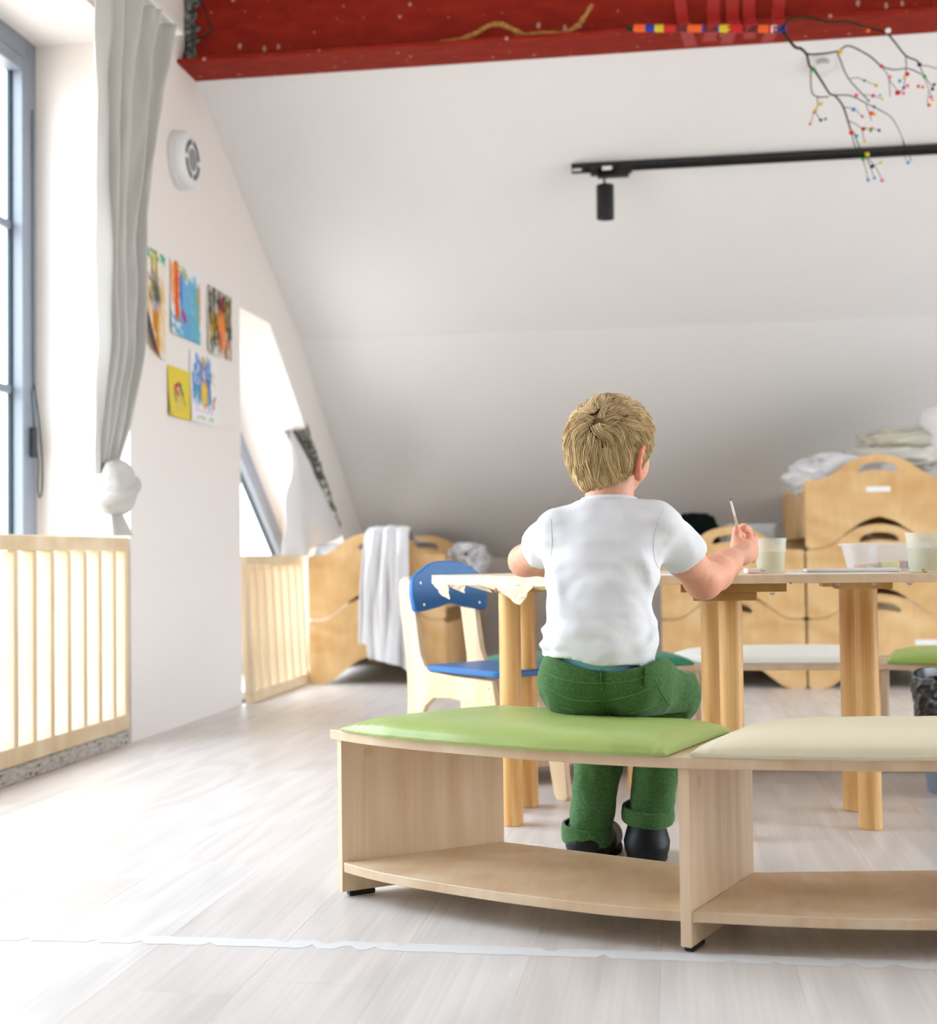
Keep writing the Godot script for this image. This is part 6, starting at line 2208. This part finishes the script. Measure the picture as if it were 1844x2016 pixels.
	var trousers := func(p: Vector3) -> float:
		var d := smin(pb.dist(p), lg.dist(p), 0.02)
		var s: float = p.y * 90.0 + 3.0 * f.get_noise_3d(p.x * 10.0, p.y * 8.0, p.z * 10.0)
		d -= 0.0026 * pow(0.5 + 0.5 * sin(s), 2.0) * smoothstep(0.17, 0.07, p.y)
		d -= 0.0022 * f2.get_noise_3d(p.x * 12.0, p.y * 16.0, p.z * 12.0)
		d -= 0.0030 * f.get_noise_3d(p.x * 26.0, p.y * 20.0, p.z * 26.0) * smoothstep(0.40, 0.34, p.y)
		# seat seam: a shallow groove down the middle of the back
		var sx: float = p.x - (-0.128 + 0.10 * maxf(0.0, 0.40 - p.y) )
		if p.z > -2.45:
			d += 0.0022 * exp(-sx * sx / 0.000012) * smoothstep(0.43, 0.40, p.y)
			d += 0.004 * exp(-sx * sx / 0.0004) * smoothstep(0.40, 0.34, p.y)
		# waist edge dips at the back; flattened where it rests on the cushion
		var top: float = 0.4085 - 0.10 * (p.x + 0.235) + 0.022 * pow((p.x + 0.13) / 0.09, 2.0) * smoothstep(-2.5, -2.42, p.z)
		d = maxf(d, p.y - top)
		# the legs end inside the turned-up cuffs
		if p.z < -2.60:
			d = maxf(d, (0.046 if p.x < -0.115 else 0.090) - p.y)
		if p.z > -2.49:
			d = maxf(d, 0.3155 - p.y)
		return d
	g = G.new()
	g.net(trousers, Vector3(-0.26, 0.03, -2.775), Vector3(0.06, 0.445, -2.35), 0.0052, 1.5)
	o = obj("trousers", g, M.twill, t)
	o.set_meta("label", "dark green cotton twill trousers")
	o.position = -at
	# cuffs
	for q in [[Vector3(-0.172, 0.072, -2.707), Vector3(-0.1765, 0.036, -2.713), 0.0445], [Vector3(-0.053, 0.112, -2.688), Vector3(-0.0575, 0.081, -2.694), 0.0445]]:
		g = G.new()
		var up: Vector3 = (q[0] - q[1]).normalized()
		var ax := Basis(Vector3.RIGHT, up, Vector3.RIGHT.cross(up)).orthonormalized()
		var h: float = (q[0] - q[1]).length()
		g.grid(48, 10, func(u, w):
			var a: float = u * TAU
			var prof: float = [0.0385, 0.0425, 0.0455, 0.0465, 0.0468, 0.0466, 0.0464, 0.0460, 0.0452, 0.0440, 0.0400][int(round(w * 10.0))]
			var yy: float = [0.004, -0.001, 0.001, 0.1, 0.3, 0.5, 0.7, 0.85, 0.95, 1.02, 1.0][int(round(w * 10.0))]
			if w > 0.25:
				yy *= h
			var rr: float = prof + 0.0045 + 0.0016 * f.get_noise_3d(cos(a) * 3.0, w * 2.0, sin(a) * 3.0)
			return q[1] + ax * Vector3(cos(a) * rr, yy + 0.002 * sin(a * 2.0), -sin(a) * rr), true)
		obj("cuff", g, M.twill, o)
	# seams, belt loops, pocket edges: thin raised bands that follow the cloth
	var on := func(x: float, y: float) -> Vector3:     # back of the trousers at (x, y)
		var z := -2.34
		for k in 26:
			var d: float = trousers.call(Vector3(x, y, z))
			if d < 0.0004:
				break
			z -= maxf(d * 0.8, 0.0004)
		return Vector3(x, y, z)
	var seams := [
		[[Vector2(-0.128, 0.405), Vector2(-0.127, 0.385), Vector2(-0.124, 0.36), Vector2(-0.119, 0.335), Vector2(-0.115, 0.320)], 0.0011],
		[[Vector2(-0.215, 0.365), Vector2(-0.19, 0.352), Vector2(-0.16, 0.346), Vector2(-0.124, 0.346), Vector2(-0.09, 0.352), Vector2(-0.055, 0.364), Vector2(-0.035, 0.375)], 0.0009],
		[[Vector2(-0.222, 0.392), Vector2(-0.18, 0.381), Vector2(-0.128, 0.377), Vector2(-0.08, 0.381), Vector2(-0.045, 0.389)], 0.0008],
		[[Vector2(-0.20, 0.333), Vector2(-0.178, 0.328), Vector2(-0.175, 0.318)], 0.0007],
		[[Vector2(-0.08, 0.3235), Vector2(-0.05, 0.331), Vector2(-0.02, 0.341)], 0.0007],
		[[Vector2(-0.035, 0.383), Vector2(-0.025, 0.36), Vector2(-0.012, 0.335)], 0.0009]]
	for q in seams:
		var pts := smooth_2d(q[0], 8)
		var path := PackedVector3Array()
		for p in pts:
			path.append(on.call(p.x, p.y))
		g = G.new()
		g.tube(path, taper(path.size(), q[1], q[1]), 5)
		obj("seam", g, M.seam, o)
	for x in [-0.128, -0.053]:
		g = G.new()
		var path := PackedVector3Array()
		for k in 8:
			path.append(on.call(x + 0.002 * k / 7.0, lerpf(0.372, 0.406 + (0.0 if x < -0.1 else 0.0), k / 7.0)) + Vector3(0, 0, 0.0018))
		g.tube(path, taper(8, 0.0042, 0.0042), 6, true, 0.3)
		obj("belt_loop", g, M.twill, o)
	# --- shoes
	for s in 2:
		var heel: Vector3 = [Vector3(-0.178, 0.0, -2.700), Vector3(-0.060, 0.0, -2.672)][s]
		var dir: Vector3 = [Vector3(0.30, 0, -0.95), Vector3(-0.02, 0, -1.0)][s]
		dir = dir.normalized()
		var sb := Bones.new()
		sb.k = 0.02
		sb.chain([heel + Vector3.UP * 0.036, heel + dir * 0.05 + Vector3.UP * 0.032, heel + dir * 0.115 + Vector3.UP * 0.028], [0.041, 0.038, 0.032])
		sb.bone(heel + Vector3.UP * 0.05 + dir * 0.010, heel + Vector3.UP * 0.088 + dir * 0.018, 0.0385, 0.035)
		var cl := heel + Vector3.UP * 0.105 + dir * 0.022
		var shoe := func(p: Vector3) -> float:
			var d := sb.dist(p)
			d = maxf(d, 0.010 - p.y)
			d = maxf(d, (p.y - heel.y) - 0.099 - 0.25 * (p - heel).dot(dir) * 0.0)
			d = maxf(d, 0.028 - seg(p, cl - Vector3.UP * 0.018, cl + Vector3.UP * 0.05))
			d -= 0.0012 * exp(-pow((p.y - 0.045 - 0.2 * (p - heel).dot(dir)) / 0.002, 2.0))
			return d
		g = G.new()
		g.net(shoe, heel - Vector3(0.07, 0.0, 0.16), heel + Vector3(0.09, 0.10, 0.05), 0.0042, 1.5)
		var so := obj("shoe", g, M.leather, t)
		so.position = -at
		# sole
		g = G.new()
		var side := Vector3(-dir.z, 0, dir.x)
		var l := []
		for k in 28:
			var a := TAU * k / 28.0
			var p := heel + dir * (0.057 - 0.092 * cos(a)) + side * (0.040 * sin(a) * (1.0 + 0.12 * -cos(a)))
			l.append(Vector2(p.x, p.z))
		flat(g, PackedVector2Array(l), 0.0, 0.0135, 0.002)
		obj("sole", g, M.rubber, so)
		# padded collar and the strap
		g = G.new()
		var rp := PackedVector3Array()
		for k in 25:
			var a := TAU * k / 24.0
			rp.append(cl + Vector3.UP * (-0.009 + 0.004 * cos(a)) + dir * (0.0325 * cos(a)) + side * (0.0315 * sin(a)))
		g.tube(rp, taper(25, 0.0055, 0.0055), 8, false)
		obj("collar", g, M.navy, so)
		g = G.new()
		var st := PackedVector3Array()
		for k in 13:
			var a := -0.35 * PI + k / 12.0 * 0.95 * PI
			st.append(heel + dir * 0.052 + side * (0.0395 * sin(a)) + Vector3.UP * (0.036 + 0.0385 * cos(a)))
		g.tube(st, taper(13, 0.010, 0.010), 8, true, 0.22)
		obj("strap", g, M.black_satin, so)
		# sock
		g = G.new()
		var sk := heel + dir * 0.022
		g.tube(PackedVector3Array([sk + Vector3.UP * 0.055, sk + Vector3.UP * 0.085, sk + Vector3.UP * 0.12]), PackedFloat32Array([0.025, 0.0245, 0.0255]), 18)
		obj("sock", g, mat(Color(0.55, 0.57, 0.60), 0.9), so)


func seg(p: Vector3, a: Vector3, b: Vector3) -> float:
	var w := p - a
	var d := b - a
	return (w - d * clampf(w.dot(d) / d.length_squared(), 0.0, 1.0)).length()
